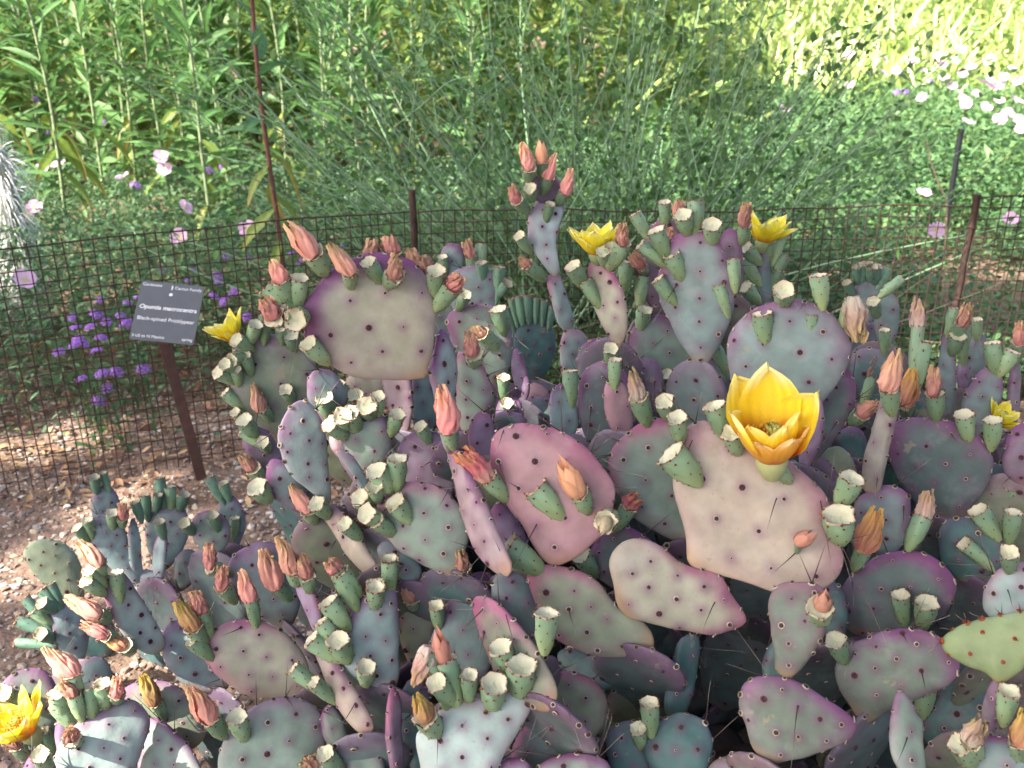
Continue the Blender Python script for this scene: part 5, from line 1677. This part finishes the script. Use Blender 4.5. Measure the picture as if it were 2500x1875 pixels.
for (x, y) in [(105, 415), (143, 405), (300, 435), (394, 383), (402, 415), (85, 508), (440, 580), (605, 560), (450, 508), (60, 685)]:
    stalk_flower('pink_primrose', x, y, solve_y(x, y, .36, 2.0, 3.4), PB, 'blossom', 'pink four-petalled primrose among the herbs behind the left fence', 'flower', 'pink primroses on the left', .92)
for (x, y) in [(2078, 136), (2076, 210), (1913, 267), (2304, 191), (2349, 181), (2395, 201), (2414, 195), (2438, 210), (2487, 199), (2324, 212), (2341, 230), (2351, 244), (2359, 256),
               (2251, 240), (2406, 264), (2438, 248), (2475, 244), (2487, 250), (2459, 279), (2440, 293), (2363, 301), (2489, 297), (2495, 319), (2288, 140), (2345, 122), (2402, 155),
               (2418, 144), (2157, 144), (2155, 179), (2186, 175), (2255, 175), (2420, 215), (2300, 160), (2470, 170), (2380, 230), (2450, 190), (2230, 150), (2330, 150), (2370, 165), (1635, 191), (1694, 228)]:
    stalk_flower('pink_primrose', x, y, solve_y(x, y, .46, 3.0, 6.5), PB, 'blossom', 'pale pink primrose in the meadow on the right', 'flower', 'pink primroses in the meadow', 1.15)
for (x, y, l) in [(2255, 474, 'single pink primrose just above the fence beside the black stake'), (2284, 563, 'pink primrose seen through the wires below the black stake'), (2467, 537, 'faint pink primrose behind the far right wires of the fence')]:
    stalk_flower('pink_primrose', x, y, solve_y(x, y, .34, 2.4, 3.4), PB, 'blossom', l, 'flower', None, .9)
VP = [(435, 430), (580, 415), (455, 490), (545, 490), (470, 560), (500, 590), (605, 555), (580, 635), (355, 640), (615, 770), (700, 760), (860, 740), (490, 800), (640, 855), (595, 935), (770, 465),
      (725, 425), (640, 460), (765, 345), (820, 315), (600, 325), (975, 145), (1130, 215), (1160, 150), (1315, 190), (1310, 225), (1395, 285), (1285, 305), (1360, 70), (1495, 65), (1685, 25),
      (1750, 50), (1805, 95), (2065, 10), (1345, 335), (1480, 430), (745, 470), (450, 600), (1400, 270), (1300, 175)]
for (x, y) in VP:
    X, Yp = x * .4069, 600 + y * .4069
    stalk_flower('purple_verbena', X, Yp, solve_y(X, Yp, .26, 1.9, 3.0), VB, 'flower_head', 'purple verbena flower head close behind the left fence wires', 'flower', 'purple verbenas by the fence', rnd.uniform(.75, 1.1), petal_tilt=.3)
for (x, y) in [(252, 301), (309, 321), (90, 244), (543, 388), (547, 407), (511, 417), (331, 454), (122, 327), (2271, 199), (2190, 226), (2210, 224)]:
    stalk_flower('purple_verbena', x, y, solve_y(x, y, .42, 2.6, 4.4), VB, 'flower_head', 'small purple verbena head far back among the stems', 'flower', 'purple verbenas far back', 1.15, petal_tilt=.3)

# ---------------------------------------------------------------- white-haired cactus at the left edge
hp = at_y(0, 600, 3.0)
hc = thing('hairy_cactus', 'columnar cactus shaggy with white hair at the left edge', 'cactus', (float(hp[0]) - .02, 3.0, 0))
mb, mh = MB(), MB()
z = np.linspace(-.03, .62, 22)
for (ox, oy, top_, rad) in ((0, 0, .72, .06), (.085, -.04, .60, .045)):
    z = np.linspace(-.03, top_, 22)
    pr = rad * np.sqrt(np.clip(1 - np.clip((z - top_ + rad * 1.6) / (rad * 1.6), 0, 1) ** 2, .01, 1))
    tube(mb, np.stack([ox + 0 * z, oy + 0 * z, z], 1), pr, 16, (.22, .24, .18))
    n = 1500
    zz_ = rng.uniform(.02, top_, n)
    a = rng.uniform(0, 6.28, n)
    r_ = np.interp(zz_, z, pr)
    p = np.stack([ox + r_ * np.cos(a), oy + r_ * np.sin(a), zz_], 1)
    d = np.stack([np.cos(a), np.sin(a), rng.normal(.1, .8, n)], 1)
    leaf_batch(mh, p, d, rng.uniform(.03, .085, n), rng.uniform(.0015, .003, n), rng.uniform(.3, 1.2, n), np.array([(.70, .69, .68)]) * rng.uniform(.7, 1.2, (n, 1)), 4, 0)
link('body', mb.mesh('body', M_FRUIT), hc)
stuff(link('hair', mh.mesh('hair', M_HAIR), hc))

# ---------------------------------------------------------------- black stake, dry stalk
a, b = at_y(2346, 322, 3.6), at_y(2302, 600, 3.6)
b = b + (b - a) * ((b[2] + .02) / (a[2] - b[2]))
mb = MB()
t = np.linspace(0, 1, 10)
tube(mb, b + (a - b) * t[:, None], .0105, 10)
tube(mb, [a, a + (a - b) * .02], [.013, .012], 10)
tag(link('black_stake', mb.mesh('black_stake', M_BLACK)), 'black plastic stake leaning in the ground cover behind the right fence', 'stake')
mb = MB()
q = [at_y(2262, 340, 2.9), at_y(2272, 395, 2.9), at_y(2288, 440, 2.88), at_y(2312, 492, 2.86)]
e = q[-1].copy()
e[2] = -.02
q.append((q[-1] + e) / 2 + np.array([.03, 0, 0]))
q.append(e + np.array([.05, 0, 0]))
tube(mb, closed_spline(np.array(q), 4)[:-4] if False else np.array(q), [.002, .0028, .003, .0032, .0034, .0034], 6, (.42, .34, .22))
tag(link('dry_stalk', mb.mesh('dry_stalk', M_STEM)), 'bare straw-coloured dry stalk curving beside the black stake', 'stalk')

# ---------------------------------------------------------------- tree whose crown shades the bed (stands beside the viewer, out of frame)
tree = thing('shade_tree', 'broad-crowned shade tree standing to the left of the viewer', 'tree', (-4.3, -1.2, 0))
tinv = Matrix.Translation(-Vector(tree.location))
CH = 4.6
S3 = np.array(SUN)


def up_to_crown(p):
    p = np.asarray(p, float)
    return p + S3 * ((CH - p[2]) / S3[2])


cc = up_to_crown([.15, 1.35, .3])
n = 30000
th = rng.uniform(0, 6.28, n)
rr = np.sqrt(rng.random(n))
cx_ = cc[0] + rr * np.cos(th) * 3.3
cy_ = cc[1] + rr * np.sin(th) * 2.0
cz_ = CH + rng.normal(0, .22, n) + .35 * (1 - rr ** 2)
cp = np.stack([cx_, cy_, cz_], 1)
GAPS = [((735, 745), .95, .03), ((685, 720), .95, .05), ((735, 850), .95, .03), ((250, 1790), 1.06, .07), ((230, 1850), 1.05, .07), ((70, 1760), 1.1, .07), ((60, 1500), 1.35, .09), ((110, 1450), 1.36, .07),
        ((150, 1620), 1.08, .06), ((230, 1400), 1.2, .07), ((265, 1500), 1.22, .05), ((150, 1430), 1.48, .04), ((735, 560), .95, .05), ((655, 1150), 1.06, .04),
        ((0, 450), 3.0, .30), ((2230, 600), 2.25, .12), ((2330, 620), 2.25, .11), ((2170, 650), 2.25, .06), ((120, 1130), 2.0, .07), ((300, 1150), 2.1, .08), ((480, 1470), 1.6, .05),
        ((60, 1290), 1.75, .14), ((100, 1070), 2.3, .10), ((480, 1560), 1.1, .03), ((1050, 1720), .83, .0), ((1320, 360), 1.3, .03)]
keep = np.ones(n, bool)
for (pp, dep, rad) in GAPS:
    if rad <= 0:
        continue
    g = P(pp[0], pp[1], dep)
    w_ = cp - g
    al = w_ @ S3
    dist = np.linalg.norm(w_ - al[:, None] * S3, axis=1)
    keep &= dist > rad + .065
# sparse small chinks so the shade stays dappled
cp = cp[keep]
n = len(cp)
d = rng.normal(0, 1, (n, 3)) * [1, 1, .35]
mb = MB()
leaf_batch(mb, cp, d, rng.uniform(.10, .17, n), rng.uniform(.06, .10, n), rng.uniform(0, .3, n), np.array([(.06, .13, .035)]) * rng.uniform(.7, 1.3, (n, 1)), 2)
stuff(link('crown', mb.mesh('crown', M_LEAF), tree, tinv))
mb = MB()
tb = np.array([-4.3, -1.2, 0])
fork = np.array([-4.1, -1.0, 2.9])
t = np.linspace(0, 1, 10)
tube(mb, tb + (fork - tb) * t[:, None] + np.sin(t * 3)[:, None] * np.array([.06, .04, 0]) - np.array([0, 0, .1]) * (1 - t[:, None]), np.interp(t, [0, .1, 1], [.22, .16, .12]), 10)
link('trunk', mb.mesh('trunk', M_BARK), tree, tinv)
for q in range(9):
    a = q * 2 * math.pi / 9
    e = np.array([cc[0] + 2.6 * math.cos(a), cc[1] + 2.0 * math.sin(a), CH + .05])
    mb = MB()
    pts = fork + (e - fork) * t[:, None] + np.sin(t * math.pi)[:, None] * np.array([0, 0, .35])
    tube(mb, pts - np.array([0, 0, .06]) * (1 - t[:, None]), np.interp(t, [0, 1], [.07, .015]), 7)
    link('limb', mb.mesh('limb', M_BARK), tree, tinv)

# a second crown, added unseen behind and right of the viewer to block skylight
blocker_tree = thing('shade_tree', 'unseen low-crowned tree added right of the viewer to darken the lower right', 'tree', (3.2, -1.6, 0))
t2inv = Matrix.Translation(-Vector(blocker_tree.location))
n = 15000
th = rng.uniform(0, 6.28, n)
rr = np.sqrt(rng.random(n))
cp = np.stack([2.5 + rr * np.cos(th) * 2.4, -.35 + rr * np.sin(th) * 1.9, 2.45 + rng.normal(0, .22, n) + .4 * (1 - rr ** 2)], 1)
d = rng.normal(0, 1, (n, 3)) * [1, 1, .4]
mb = MB()
leaf_batch(mb, cp, d, rng.uniform(.10, .17, n), rng.uniform(.06, .10, n), rng.uniform(0, .3, n), np.array([(.06, .13, .035)]) * rng.uniform(.7, 1.3, (n, 1)), 2)
stuff(link('crown', mb.mesh('crown', M_LEAF), blocker_tree, t2inv))
mb = MB()
tb = np.array([3.2, -1.6, -.1])
fork = np.array([2.7, -1.2, 1.9])
tube(mb, tb + (fork - tb) * t[:, None] + np.sin(t * 3)[:, None] * np.array([.05, .04, 0]), np.interp(t, [0, .1, 1], [.16, .12, .09]), 10)
link('trunk', mb.mesh('trunk', M_BARK), blocker_tree, t2inv)
for q in range(7):
    a = q * 2 * math.pi / 7
    e = np.array([2.5 + 1.9 * math.cos(a), -.35 + 1.4 * math.sin(a), 2.45])
    mb = MB()
    tube(mb, fork - np.array([0, 0, .05]) + (e - fork) * t[:, None] + np.sin(t * math.pi)[:, None] * np.array([0, 0, .2]), np.interp(t, [0, 1], [.05, .012]), 7)
    link('limb', mb.mesh('limb', M_BARK), blocker_tree, t2inv)
